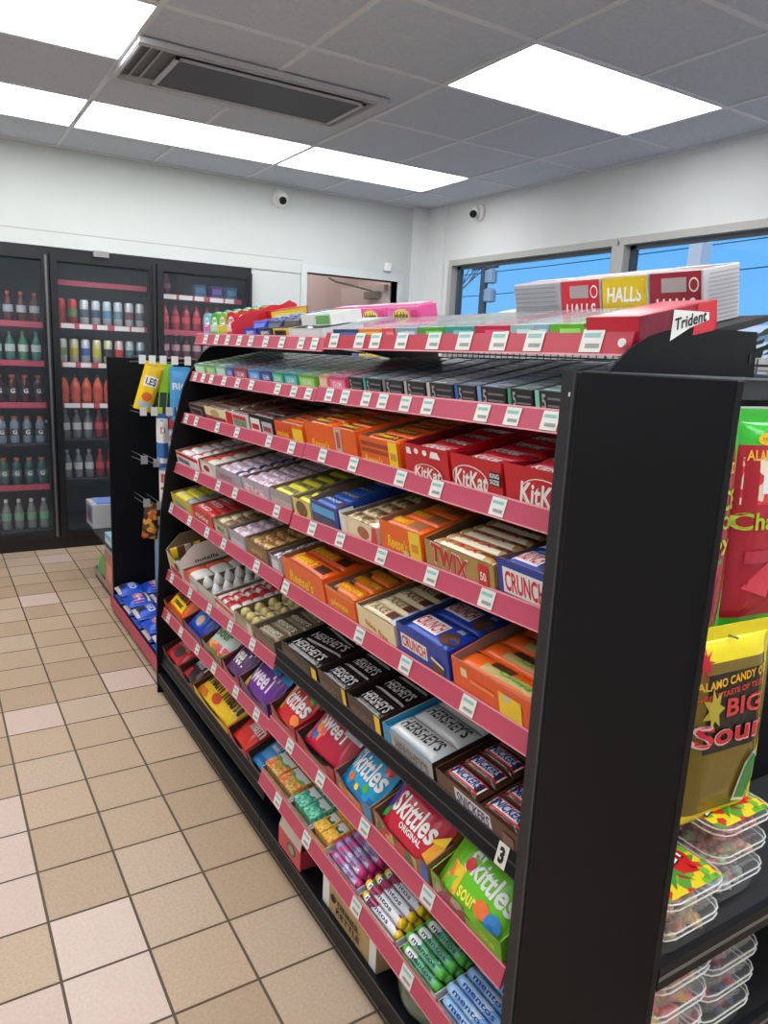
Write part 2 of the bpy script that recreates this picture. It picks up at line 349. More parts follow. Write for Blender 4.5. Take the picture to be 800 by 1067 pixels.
# security cameras
for i, (p, n, lb) in enumerate((((2.455, YW, 2.635), (0, -1, 0), 'white dome security camera on the back wall above the coolers'), ((XW, 4.985, 2.63), (-1, 0, 0), 'white dome security camera on the window wall near the corner'))):
    e = empty('security_camera', p); tag(e, lb, 'security camera')
    e.rotation_euler = Vector(n).to_track_quat('Z', 'Y').to_euler()
    smooth = True
    MB().lathe([(.064, 0), (.068, .01), (.064, .026), (.054, .036), (.0, .037)], WHT, 20).obj('mount', e)
    sp = [(.048 * math.cos(t), .05 + .048 * math.sin(t)) for t in [(-1.3 + 2.8 * k / 10) for k in range(11)]]
    MB().lathe(sp, WHT, 20).obj('ball', e, True)
    ln = empty('lens_joint', (0, 0, 0), e)
    bpy.data.objects.remove(ln)
    dr = e.rotation_euler.to_matrix().inverted() @ (Vector((-.15, -.75, -.45)).normalized() if i == 0 else Vector((-.62, -.35, -.35)).normalized())
    MB().tube(Vector((0, 0, .05)) + dr * .03, Vector((0, 0, .05)) + dr * .054, .028, BLK, 16).obj('lens', e)

# ================================================================ drinks coolers
CB_ = mat((22, 24, 27), .35)
cl = empty('display_cooler', ((CX0 + CX1) / 2, YW, 0)); tag(cl, 'black walk-in drinks cooler with glass doors along the back wall', 'cooler')
cxm = (CX0 + CX1) / 2
edges = [-.66, .05, .776, 1.49, 2.225]
f = MB(); ox = -cxm
f.box(CX0 + ox, CX1 + ox, -.02, .08, 0, .085, CB_).box(CX0 + ox, CX1 + ox, -.02, .08, 2.055, CZ, CB_)
for i, x in enumerate(edges):
    w = .03; f.box(x + ox - (w if i else 0), x + ox + (w if i < 4 else 0), .0, .08, .085, 2.055, CB_)
f.obj('frame', cl)
INT = mat((62, 68, 74), .6)
MB().box(CX0 + ox, CX1 + ox, .9, .92, 0, CZ, INT).box(CX0 + ox, CX1 + ox, .08, .92, .06, .085, mat((70, 74, 78), .4)).box(CX0 + ox, CX1 + ox, .08, .92, CZ - .02, CZ, INT).box(CX0 + ox - .02, CX0 + ox, .08, .9, 0, CZ, INT).box(CX1 + ox, CX1 + ox + .02, .08, .9, 0, CZ, INT).obj('liner', cl)
for i in range(4):
    a, b = edges[i] + ox + .004, edges[i + 1] + ox - .004
    dr = MB()
    for q in ((a, a + .045, .085, 2.055), (b - .045, b, .085, 2.055)): dr.box(q[0], q[1], -.05, -.022, q[2], q[3], CB_)
    dr.box(a + .045, b - .045, -.05, -.022, .085, .13, CB_).box(a + .045, b - .045, -.05, -.022, 2.01, 2.055, CB_)
    d = dr.obj('cooler_door', cl)
    MB().box(a + .045, b - .045, -.04, -.034, .13, 2.01, clear((120, 130, 140), .07, .01)).obj('door_glass', d)
    hx = b - .02 if i % 2 == 1 else b - .02
    h = MB(); SV = mat((150, 153, 155), .3, .8)
    h.box(hx - .007, hx + .007, -.062, -.05, .10, 2.04, mat((120, 122, 124), .35, .7) if i == 1 else mat((34, 36, 40), .35)); h.obj('handle', d)
    kk = MB(); kk.tube((b - .06, -.055, .93), (b - .06, -.05, .93), .01, SV); kk.obj('lock', d)
MB().box(1.06 + ox, 1.16 + ox, -.07, -.02, 2.06, 2.10, mat((150, 152, 152), .4, .5)).obj('door_closer', cl)
RAILP = (188, 72, 96)
RP = mat(RAILP, .42)
shelf_z = [[.13, .46, .755, 1.045, 1.335, 1.60], [.13, .49, .785, 1.045, 1.335, 1.605], [.13, .49, .785, 1.09, 1.39, 1.60, 1.86]]
lightc = mat((225, 235, 255), .5, emit=1.6)
for di, (a, b) in enumerate(((.05, .776), (.776, 1.49), (1.49, 2.225))):
    for z in shelf_z[di]:
        s = MB(); s.box(a + ox + .035, b + ox - .035, .09, .62, z - .012, z, mat((44, 47, 52), .5)); s = s.obj('cooler_shelf', cl)
        if z in (1.335, 1.60, 1.605, .46, 1.39, 1.86, 1.045):
            MB().box(a + ox + .04, b + ox - .04, .083, .089, z - .035, z + .004, RP).obj('price_rail', s)
            t = MB(); rq = random.Random(int(z * 100) + di)
            if di == 1 or z > 1.7:
                for k in range(5):
                    x = a + ox + .08 + k * .12; t.box(x, x + rq.uniform(.06, .11), .080, .0829, z - .032, z + .0, WHT)
                t.obj('price_tag', s)
        if di == 1 and z == 1.605: MB().box(a + ox + .04, b + ox - .04, .083, .089, 1.865, 1.90, RP).obj('price_rail', s)
l = MB(); l.box(CX0 + ox + .05, CX1 + ox - .05, .10, .13, 2.03, 2.05, lightc); l.obj('cooler_lamp', cl)
# bottles
def bottle_meshes(r, h, body, cap, labl, kind):
    b = MB()
    if kind == 'can':
        b.lathe([(r * .8, 0), (r, .008), (r, h - .012), (r * .82, h - .001), (r * .76, h)], labl, 16); c = MB(); c.lathe([(r * .78, h), (r * .78, h + .002), (r * .7, h + .002)], mat((170, 174, 178), .3, .8), 16)
        lb = MB(); lb.lathe([(r + .0006, h * .3), (r + .0006, h * .62)], cap, 16)
        return smooth_me(b.mesh('can')), c.mesh('rim'), lb.mesh('can_print')
    if kind == 'sport': pr = [(r * .85, 0), (r, .01), (r, h * .28), (r * .9, h * .34), (r * .9, h * .5), (r, h * .56), (r, h * .74), (r * .55, h * .88), (r * .5, h * .9)]
    else: pr = [(r * .85, 0), (r, .008), (r, h * .25), (r * .93, h * .3), (r * .93, h * .52), (r, h * .58), (r * .82, h * .7), (r * .42, h * .86), (r * .38, h * .93)]
    b.lathe(pr, body, 16)
    cr_ = r * (.6 if kind == 'sport' else .43)
    c = MB(); c.lathe([(cr_, h * .9), (cr_, h), (cr_ * .9, h)], cap, 14)
    lb = MB(); lb.lathe([(r + .0008, h * .31), (r + .0008, h * .55)], labl, 16)
    if kind == 'sport':
        v, f_ = text2d('G', .04); 
        lb.add([(math.sin(x * .9) * (r + .002), -math.cos(x * .9) * (r + .002), h * .43 + y * h * .17) for x, y in v], f_, WHT)
    return smooth_me(b.mesh('bottle')), c.mesh('cap'), lb.mesh('label')
def drink(name, ms, x, y, z, label, grp, cat='bottle'):
    o = inst(name, ms[0]); o.location = (x, y, z)
    inst('cap' if cat == 'bottle' else 'rim', ms[1], o); inst('bottle_label' if cat == 'bottle' else 'can_print', ms[2], o)
    tag(o, label, cat, grp); return o
gl_ = lambda *c: mat(tuple(c), .12)
RED_, ORG = mat((190, 60, 50), .4), mat((200, 100, 70), .4)
Yb = YW + .155
rows1 = [(1.60, .20, 'soda', gl_(90, 38, 48), ORG, mat((180, 190, 196), .4), 'dark red juice bottle with orange cap on the top shelf of the left cooler door'),
         (1.335, .20, 'soda', gl_(70, 130, 110), mat((90, 120, 90)), mat((200, 215, 210), .4), 'green tea bottle on the second shelf of the left cooler door'),
         (1.045, .19, 'sport', gl_(70, 38, 40), ORG, mat((38, 36, 40), .4), 'dark red sports drink bottle on the third shelf of the left cooler door'),
         (.755, .19, 'sport', gl_(120, 138, 156), ORG, mat((60, 66, 74), .4), 'clear blue sports drink bottle on the fourth shelf of the left cooler door'),
         (.46, .19, 'sport', gl_(50, 92, 84), ORG, mat((90, 110, 116), .4), 'green sports drink bottle on the fifth shelf of the left cooler door'),
         (.13, .22, 'soda', gl_(130, 138, 140), WHT, mat((120, 180, 150), .4), 'clear bottle with white cap on the bottom shelf of the left cooler door')]
for z, h, k, b, c, lb_, lab_ in rows1:
    ms = bottle_meshes(.031, h, b, c, lb_, k)
    for i in range(8): drink('drink_bottle', ms, .115 + i * .083, Yb, z, lab_, 'bottles in row %s of the left cooler door' % int(z * 100))
cans = [((190, 50, 50), (150, 30, 34)), ((190, 50, 50), (90, 140, 80)), ((205, 212, 215), (90, 98, 110)), ((198, 205, 212), (70, 84, 104)), ((190, 208, 220), (90, 150, 190)), ((205, 214, 218), (110, 150, 160)), ((214, 214, 214), (120, 80, 96)), ((208, 214, 214), (90, 96, 110))]
cn = ['red tall can with dark band', 'red tall can with green band', 'silver tall can with dark grey emblem', 'silver tall can with navy emblem', 'pale blue tall can', 'silver tall can with teal band', 'white tall can with plum band', 'grey tall can at the right end']
for i, (a, b) in enumerate(cans):
    ms = bottle_meshes(.030, .17, None, mat(b, .35), mat(a, .3, .3), 'can'); drink('drink_can', ms, .868 + i * .078, Yb, 1.605, cn[i] + ' on the top shelf of the middle cooler door', None, 'can')
cans2 = [((205, 205, 190), (120, 150, 90)), ((210, 205, 170), (190, 180, 60)), ((205, 210, 220), (80, 100, 170)), ((215, 212, 170), (200, 195, 60)), ((220, 220, 190), (60, 60, 60)), ((225, 200, 196), (190, 60, 60)), ((190, 200, 205), (80, 110, 120)), ((190, 200, 205), (60, 90, 130))]
cn2 = ['cream can with green band', 'cream can with mustard band', 'silver can with blue band', 'pale yellow can with yellow band', 'cream can with black band', 'pale pink can with red band', 'grey can with teal band', 'grey can with navy band']
for i, (a, b) in enumerate(cans2):
    ms = bottle_meshes(.030, .165, None, mat(b, .35), mat(a, .3, .3), 'can'); drink('drink_can', ms, .868 + i * .078, Yb, 1.335, cn2[i] + ' on the second shelf of the middle cooler door', None, 'can')
ms = bottle_meshes(.034, .20, mat((214, 96, 66), .15), mat((70, 60, 90)), mat((200, 82, 58), .3), 'soda')
for i in range(8): drink('drink_bottle', ms, .868 + i * .077, Yb, 1.045, 'orange soda bottle with purple cap on the third shelf of the middle cooler door', 'orange soda bottles')
for z in (.785, .49):
    for i in range(8):
        ms = bottle_meshes(.030, .21, gl_(*((110, 116, 120) if i < 3 else (120, 44, 56))), mat((180, 180, 180) if i < 3 else (200, 50, 60)), mat((200, 200, 200) if i < 3 else (190, 70, 84)), 'soda') if i in (0, 3) else ms
        sh = 'fourth' if z > .6 else 'fifth'
        drink('drink_bottle', ms, .868 + i * .077, Yb, z, ('clear' if i < 3 else 'red') + ' long necked bottle on the %s shelf of the middle cooler door' % sh, '%s long necked bottles on the %s shelf' % ('clear' if i < 3 else 'red', sh))
for z, c in ((1.60, (176, 40, 58)), (1.39, (88, 40, 52))):
    ms = bottle_meshes(.031, .19, gl_(*c), mat((190, 190, 192) if z < 1.5 else c), mat((200, 150, 160) if z < 1.5 else (214, 70, 90)), 'soda')
    for i in range(7): drink('drink_bottle', ms, 1.60 + i * .082, Yb, z, ('bright red' if z > 1.5 else 'dark') + ' bottle on the %s shelf of the right cooler door' % ('second' if z > 1.5 else 'third'), 'bottles on the %s cooler shelf' % z)
ms = bottle_meshes(.031, .15, gl_(120, 60, 70), mat((150, 60, 70)), mat((190, 120, 130)), 'soda'); drink('drink_bottle', ms, 1.615, Yb, 1.86, 'lone pinkish bottle on the uppermost shelf of the right cooler door', None)
for i, (x, c) in enumerate(((1.87, (70, 130, 180)), (2.0, (110, 80, 190)), (2.12, (60, 140, 190)))):
    b = MB(); b.box(-.045, .045, -.03, .05, 0, .09, mat(c, .4), bev=.004); o = b.obj('drink_carton'); o.location = (x, Yb, 1.86)
    MB().box(-.035, .035, -.0315, -.031, .03, .07, mat(tuple(min(255, v + 60) for v in c))).obj('carton_print', o)
    tag(o, ('dull blue', 'purple', 'bright blue')[i] + ' multipack carton on the uppermost shelf of the right cooler door', 'carton')

# ================================================================ gondola
TL = math.radians(12); BP = mat((9, 11, 17), .55, bump=.03, scale=300); BP2 = mat((16, 18, 24), .5)
for m_ in (BP, BP2): m_.node_tree.nodes['Principled BSDF'].inputs['Specular IOR Level'].default_value = .22
YF, YM, YN = 3.06, 1.90, .822
LV = {'L1A': (.955, 1.504, 1.498), 'L2A': (.935, 1.355, 1.360), 'L3A': (.90, 1.183, 1.201), 'L4A': (.865, .979, 1.010), 'L5A': (.84, .810, .817), 'L6A': (.825, .519, .572), 'L7A': (.805, .352, .371), 'DA': (.80, .135, .150),
      'L1B': (.955, 1.505, 1.515), 'L2B': (.935, 1.362, 1.380), 'L3B': (.90, 1.203, 1.210), 'L4B': (.865, 1.003, 1.050), 'L5B': (.84, .812, .835), 'L6B': (.825, .591, .606), 'L7B': (.805, .388, .397), 'L8B': (.78, .218, .190)}
def lvz(k, y):
    X, a, b = LV[k]; y0, y1 = (YF, YM) if k[-1] == 'A' else (YM, YN)
    return a + (b - a) * (y - y0) / (y1 - y0)
RISE = {'L2A': .032, 'L2B': .033, 'L1B': .0135, 'L1A': .032}
def frame(k, yfar, w, rise=.041):
    return Matrix.Translation((LV[k][0] + .015, yfar, lvz(k, yfar - w / 2) + rise)) @ Matrix.Rotation(-math.pi / 2, 4, 'Z') @ Matrix.Rotation(TL, 4, 'X')
gA = empty('shelving_gondola', (1.3, 2.48, 0)); tag(gA, 'black candy shelving unit, the farther of the two joined along the aisle', 'shelving')
gB = empty('shelving_gondola', (1.3, 1.36, 0)); tag(gB, 'black candy shelving unit, the nearer of the two joined along the aisle', 'shelving')
TAGS = {'L1': [2.93, 2.8, 2.68, 2.56, 2.45, 2.32, 2.19, 2.05, 1.96, 1.84, 1.70, 1.62, 1.5, 1.37, 1.26, 1.15, 1.05, 0.91],
        'L2': [3.0, 2.9, 2.8, 2.66, 2.52, 2.39, 2.17, 2.05, 1.95, 1.82, 1.73, 1.62, 1.54, 1.44, 1.35, 1.16, 1.07, 0.97],
        'L3': [3.01, 2.88, 2.63, 2.43, 2.15, 1.98, 1.78, 1.61, 1.39, 1.25, 1.05], 'L4': [2.77, 2.52, 2.35, 2.0, 1.76, 1.6, 1.4, 1.2, 1.02],
        'L5': [3.03, 2.78, 2.57, 2.39, 2.09, 1.87, 1.44, 1.24, 1.02], 'L6': [2.98, 2.73, 2.5, 2.28, 2.08, 0.88], 'L7': [2.97, 2.79, 2.58, 2.39, 2.17, 1.99, 1.74, 1.55, 1.32, 1.06],
        'L8': [1.76, 1.57, 1.3, 1.08], 'DA': []}
DARK = mat((34, 34, 37), .5)
RAILN = mat((180, 40, 62), .35); RLINE = mat((228, 150, 160), .4); TAGW = mat((226, 226, 218), .5); TAGT = mat((140, 190, 190), .5); TAGG = mat((150, 150, 150), .5)
for k, (X, a, b) in LV.items():
    g = gA if k[-1] == 'A' else gB
    ya, yb = (YF, YM + .003) if k[-1] == 'A' else (YM - .003, YN + .004)
    za, zb_ = a, b; gy = g.location.y
    s = MB(); D = .375 if k[:2] in ('L1', 'L2') else 1.285 - X
    if k == 'DA': D = .47
    ct, st = math.cos(TL), math.sin(TL)
    def q(x, y, z, dv, dn): return (x + dv * ct - dn * st - 1.3, y - gy, z + dv * st + dn * ct)
    vs = []
    for y, z in ((ya, za), (yb, zb_)):
        zt = z + .036
        if k == 'DA': vs += [(X - 1.29, y - gy, z + .03), (X + D - 1.3, y - gy, z + .06), (X + D - 1.3, y - gy, z + .03), (X - 1.29, y - gy, z + .01)]
        else: zt = z + (.012 if k == 'L1B' else .03); vs += [q(X + .0135, y, zt, 0, 0), q(X + .0135, y, zt, D - .01, 0), q(X + .0135, y, zt, D - .01, -.01), q(X + .0135, y, zt, 0, -.01)]
    s.add(vs, [(0, 1, 2, 3), (7, 6, 5, 4), (0, 4, 5, 1), (1, 5, 6, 2), (2, 6, 7, 3), (3, 7, 4, 0)], DARK if k[:2] != 'L2' else mat((150, 80, 92), .5))
    s = s.obj('shelf', g)
    blackr = k in ('L6B', 'DA'); rh = .042 if not blackr else .05
    if k == 'DA': rh = .052
    if k == 'L1B': rh = .048
    if k == 'L2A': rh = .038
    r = MB(); rm = BP2 if blackr else (RAILN if k == 'L1B' else RP)
    def face(y0, y1, f0, f1, off, m, target):
        vs = []
        for y in (y0, y1):
            z = lvz(k, y)
            for f_ in (f0, f1): vs.append((X - 1.3 + .012 * f_ - off, y - gy, z + rh * f_))
        target.add(vs, [(0, 1, 3, 2)], m)
    vs = []
    for y, z in ((ya, za), (yb, zb_)): vs += [(X - 1.3, y - gy, z), (X - 1.288, y - gy, z + rh), (X - 1.283, y - gy, z + rh), (X - 1.294, y - gy, z)]
    r.add(vs, [(0, 1, 2, 3), (7, 6, 5, 4), (0, 4, 5, 1), (1, 5, 6, 2), (2, 6, 7, 3), (3, 7, 4, 0)], rm)
    ln = RLINE if not blackr else mat((60, 60, 62), .4)
    face(ya, yb, .0, .06, .0008, ln, r); face(ya, yb, .92, 1.0, .0008, ln, r)
    if blackr: face(ya, yb, .45, .52, .0008, ln, r)
    r.obj('price_rail', s)
    if not blackr or k == 'L6B':
        for y in TAGS.get(k[:2], []):
            if not (yb + .02 < y < ya - .01): continue
            if k == 'L6B': continue
            t = MB(); h = .021 if k[:2] != 'L1' or y > 1.9 else .024
            face(y + h, y - h, .1, .9, .0018, TAGW, t); face(y + h * .8, y - h * .7, .62, .76, .0024, TAGT, t); face(y + h * .5, y - h * .8, .25, .4, .0024, TAGG, t)
            t.obj('price_tag', s)
    if k == 'L6B':
        t = MB(); y = .875; face(y + .014, y - .014, .05, .9, .0018, TAGW, t); v, f_ = text2d('3', .05)
        z = lvz(k, y); t.add([(X - 1.3 + .012 * (.48 + b_ * .6) - .0026, y - a_ * .014 - gy, z + rh * (.48 + b_ * .6)) for a_, b_ in v], f_, BLK); t.obj('price_tag', s)
    if k == 'L1B':
        MB().tube((X - 1.3 - .002, YN + .016 - gy, lvz(k, YN) + .02), (X - 1.3 - .006, YN + .016 - gy, lvz(k, YN) + .02), .007, WHT, 12).obj('screw_cap', s)
# bodies
for g, ya, yb in ((gA, YF, YM), (gB, YM, YN)):
    gy = g.location.y
    MB().box(-.005, .015, yb - gy + .002, ya - gy - .002, .09, 1.36, BP).obj('back_panel', g)
    b = MB(); b.box(-.44, .44, yb - gy + .002, ya - gy - .002, 0, .075, BP2).box(-.50, .46, yb - gy + .002, ya - gy - .002, .075, .085, BP2).box(-.512, -.50, yb - gy + .002, ya - gy - .002, .045, .095, BP2).box(-.5125, -.512, yb - gy + .002, ya - gy - .002, .09, .095, mat((70, 70, 72), .4)).box(-.49, -.478, yb - gy + .002, ya - gy - .002, .0, .022, BP2); b.obj('base', g)
    # the unseen far side: its shelves
    for z in (.3, .7, 1.05, 1.36): MB().box(.02, .43, yb - gy + .01, ya - gy - .01, z, z + .015, DARK).obj('rear_shelf', g)
    p = MB(); p.box(-.02, .03, ya - gy - .05, ya - gy - .004, .085, 1.50, BP2); p.obj('post', g)
    w = MB(); n = int((ya - yb) / .032)
    for z in (1.472, 1.515): w.tube((.42, yb - gy + .004, z), (.42, ya - gy - .004, z), .003, BLK, 6)
    for i in range(n): y = yb - gy + .015 + i * (ya - yb - .02) / n; w.tube((.42, y, 1.40), (.42, y, 1.53), .0018, BLK, 4)
    w.obj('wire_guard', g)
    MB().box(.02, .43, yb - gy + .01, ya - gy - .01, 1.398, 1.41, DARK).obj('rear_shelf', g)
    for y in (ya - .07, yb + .06): MB().prism([(-.28, 1.52), (.0, 1.575), (.0, 1.48), (-.1, 1.49)], y - gy - .003, y - gy + .003, BLK).obj('shelf_bracket', g)
# far end panel, shaped to the shelf fronts
e = MB(); e.prism([(-.515, 0), (-.515, .33), (-.505, .50), (-.49, .80), (-.465, .98), (-.43, 1.17), (-.39, 1.33), (-.365, 1.385), (-.31, 1.47), (-.28, 1.495), (-.0, 1.535), (.46, 1.5), (.46, 0)], YF + .002 - gA.location.y, YF + .016 - gA.location.y, BP); e.obj('end_panel', gA)
# near end bracket above the top panel
e = MB(); e.prism([(-.40, 1.487), (-.355, 1.525), (-.315, 1.547), (-.275, 1.558), (-.225, 1.566), (-.17, 1.567), (-.03, 1.569), (-.02, 1.49)], YN - .006 - 1.36, YN - .001 - 1.36, BP2); e.prism([(-.045, 1.515), (-.038, 1.515), (-.038, 1.53), (-.045, 1.53)], YN - .0075 - 1.36, YN - .006 - 1.36, BLK); e.obj('end_bracket', gB)
# end display: side panel + facing shelves
ed = empty('end_display', (.8, .53, 0)); tag(ed, 'tall black end display unit with a plain side panel, nearest the camera', 'display shelving')
MB().box(0, .016, 0, .245, .0, 1.490, BP, bev=.002).obj('side_panel', ed)
MB().box(.004, .03, .2455, .283, .0, 1.488, mat((33, 34, 38), .5)).box(-.001, .006, .252, .256, .0, 1.486, mat((58, 60, 64), .4)).obj('upright', ed)
MB().box(.006, .010, .262, .272, 1.40, 1.47, mat((33, 34, 38), .5)).box(.003, .0039, .2635, .2665, 1.452, 1.458, WHT).obj('slot_strip', ed)
MB().box(.017, 1.06, .245, .262, .0, 1.478, BP).obj('back_panel', ed)
MB().box(.017, 1.06, .205, .244, 1.455, 1.4885, mat((44, 48, 54), .5)).box(.017, 1.06, .200, .206, 1.4865, 1.4905, mat((120, 126, 130), .3, .5)).obj('top_rail', ed)
MB().box(.017, 1.06, .19, .206, 1.440, 1.444, mat((200, 200, 200), .4)).box(.017, 1.06, .185, .20, 1.425, 1.430, mat((200, 180, 180), .4)).obj('hook_rail', ed)
for z in (.665, .44): 
    s = MB(); s.box(.017, 1.06, .012, .244, z - .005, z + .002, DARK); s = s.obj('end_shelf', ed)
    MB().box(.017, 1.06, .0, .012, z - .02, z + .018, BP2).box(.017, 1.06, -.001, .0, z - .004, z + .002, mat((96, 96, 98), .3)).obj('shelf_lip', s)
# peg section beyond
gC = empty('shelving_gondola', (1.25, 3.63, 0)); tag(gC, 'black pegboard shelving section with hooks, beyond the long candy shelves', 'shelving')
C0, C1 = 3.078 - 3.63, 4.195 - 3.63
MB().box(0, .02, C0, C1, .02, 1.42, BP).obj('pegboard', gC)
s = MB().box(-.42, .0, C0, C1, .075, .085, DARK).obj('shelf', gC)
MB().box(-.43, -.42, C0, C1, .030, .088, RP).obj('price_rail', s)
MB().box(-.39, .4, C0, C1, 0, .07, BP2).obj('base', gC)
HM = mat((150, 152, 155), .35, .6)
hk = [(1.395, x) for x in (.957, 1.007, 1.062, 1.122, 1.19)] + [(1.132, x) for x in (.957, 1.012, 1.09, 1.145)] + [(.880, .957), (.862, 1.02)] + [(.650, .965), (.632, 1.035)] + [(.55, 1.04)]
# tall divider panel and section behind it
gD = empty('shelving_gondola', (1.3, 4.75, 0)); tag(gD, 'black shelving end panel and section farthest down the aisle, in front of coolers', 'shelving')
MB().box(-.46, .46, 4.20 - 4.75, 4.222 - 4.75, 0, 1.416, BP, bev=.002).obj('end_panel', gD)
MB().box(-.01, .01, 4.222 - 4.75, .55, 0, 1.40, BP).obj('back_panel', gD)
MB().box(-.43, .44, 4.222 - 4.75, .15, 0, .07, mat((70, 70, 70), .5)).box(-.435, -.43, -.528, .15, .03, .07, mat((170, 150, 150), .5)).obj('base', gD)
for z in (.333, .8, 1.12): MB().box(-.46 if z < .5 else -.22, -.01, 4.222 - 4.75, .28 if z < .5 else .15, z, z + .012, DARK).obj('shelf', gD)
for z, x in hk:
    h = MB(); h.tube((x - 1.3, 4.20 - 4.75, z), (x - 1.3, 3.945 - 4.75, z + .010), .0025, HM, 6); h.tube((x - 1.3, 4.20 - 4.75, z + .03), (x - 1.3, 3.93 - 4.75, z + .035), .002, HM, 6); h = h.obj('peg_hook', gD)
    MB().box(x - 1.3 - .017, x - 1.3 + .017, 3.925 - 4.75, 3.928 - 4.75, z - .002, z + .042, WHT if z > 1 else mat((170, 174, 178))).obj('price_tag', h)

# ---------------------------------------------------------------- product builders
def fmap_top(L, Wd, hf):
    return lambda u, v, n: ((u - .5) * L, (v - .5) * Wd, hf((u - .5) * L, (v - .5) * Wd) + .0005 * n)
def pillow(L, Wd, H, base, bands=(), nx=16, ny=8, crimp=.01, pw=3.0):
    """flow-wrapped bar: pillow with flat crimped ends; returns mb, height function"""
    def hf(x, y):
        e = max(0.0, (L / 2 - abs(x)) - crimp); k = min(1, e / (H * .9)) ** .55 if e > 0 else 0
        a = max(0.0, 1 - abs(2 * y / Wd) ** pw) ** .55
        return H * .38 + H * .62 * k * a if k > 0 else H * .38
    def lo(x, y):
        e = max(0.0, (L / 2 - abs(x)) - crimp); k = min(1, e / (H * .9)) ** .55 if e > 0 else 0
        a = max(0.0, 1 - abs(2 * y / Wd) ** 6) ** .5
        return H * .36 * (1 - k * a) if k > 0 else H * .36 - .0004
    mb = MB(); us = [0, crimp / L * .98, crimp / L * 1.02] + [crimp / L + (1 - 2 * crimp / L) * (t + 1) / (nx - 1) for t in range(nx - 2)] + [1 - crimp / L * 1.02, 1 - crimp / L * .98, 1]
    us = sorted(us); vsn = [(.5 - .5 * math.cos(math.pi * j / ny)) for j in range(ny + 1)]
    n = len(us); m_ = ny + 1
    zz = lambda i: .0006 * (1 if i % 2 else -1)
    top = [((u - .5) * L, (v - .5) * Wd, hf((u - .5) * L, (v - .5) * Wd)) for u in us for v in vsn]
    bot = [((u - .5) * L, (v - .5) * Wd, lo((u - .5) * L, (v - .5) * Wd)) for u in us for v in vsn]
    b = len(mb.v); mb.v += top + bot; N = n * m_
    def pick(u, v):
        for q in bands:
            if q[0] <= u <= q[1] and (len(q) < 5 or q[2] <= v <= q[3]): return q[-1]
        return base
    for i in range(n - 1):
        for j in range(m_ - 1):
            a = i * m_ + j; mt = pick((us[i] + us[i + 1]) / 2, (vsn[j] + vsn[j + 1]) / 2)
            mb.f.append((a, a + m_, a + m_ + 1, a + 1)); mb.m.append(mb.mi(mt))
            mb.f.append((N + a, N + a + 1, N + a + m_ + 1, N + a + m_)); mb.m.append(mb.mi(mt))
        for j in (0, m_ - 1):
            a = i * m_ + j; f_ = (a, N + a, N + a + m_, a + m_) if j == 0 else (a, a + m_, N + a + m_, N + a); mb.f.append(f_); mb.m.append(mb.mi(pick((us[i] + us[i + 1]) / 2, 0 if j == 0 else 1)))
    for i in (0, n - 1):
        for j in range(m_ - 1):
            a = i * m_ + j; f_ = (a, a + 1, N + a + 1, N + a) if i == 0 else (a, N + a, N + a + 1, a + 1); mb.f.append(f_); mb.m.append(mb.mi(base))
    return mb, hf
def bar_proto(L, Wd, H, base, bands=(), items=(), crimp=.009, pw=3.0):
    mb, hf = pillow(L, Wd, H, base, bands, crimp=crimp, pw=pw)
    me = smooth_me(mb.mesh('wrapper'))
    kids = []
    if items: a = MB(); art(a, items, fmap_top(L, Wd, hf)); kids.append(('wrapper_print', a.mesh('wrapper_print')))
    return me, kids
def roll_proto(L, r, base, endm, items):
    mb = MB(); n = 14; prof = [(-L / 2, r * .35), (-L / 2 + .001, r * .85), (-L / 2 + .012, r), (-L / 2 + .013, r), (L / 2 - .013, r), (L / 2 - .012, r), (L / 2 - .001, r * .85), (L / 2, r * .35)]
    vs = [(x, rr * math.sin(2 * math.pi * i / n), r + rr * math.cos(2 * math.pi * i / n)) for x, rr in prof for i in range(n)]
    mb.v += vs
    for k in range(7):
        for i in range(n):
            j = (i + 1) % n; mb.f.append((k * n + i, k * n + n + i, k * n + n + j, k * n + j)); mb.m.append(mb.mi(base if 2 <= k <= 4 else endm))
    mb.f.append(tuple(range(n))); mb.m.append(0); mb.f.append(tuple(range(8 * n - 1, 7 * n - 1, -1))); mb.m.append(0)
    me = smooth_me(mb.mesh('roll'))
    def fm(u, v, k): t = (v - .5) * 2.4 ; t -= .35; rr = r + .0005 * k; return ((u - .5) * L, rr * math.sin(t), r + rr * math.cos(t))
    a = MB(); art(a, items, fm); return me, [('wrapper_print', a.mesh('wrapper_print'))]
def put(name, proto, Mx, label, cat, group):
    o = inst(name, proto[0]); o.matrix_basis = Mx
    for n_, me in proto[1]: inst(n_, me, o)
    return tag(o, label, cat, group)
def T(x, y, z): return Matrix.Translation((x, y, z))
def RX(a): return Matrix.Rotation(math.radians(a), 4, 'X')
def RY(a): return Matrix.Rotation(math.radians(a), 4, 'Y')
def RZ(a): return Matrix.Rotation(math.radians(a), 4, 'Z')
BRN = mat((120, 98, 76), .8, noise=.1, scale=80); GRY = mat((150, 142, 132), .7); DKB = mat((52, 34, 28), .7)
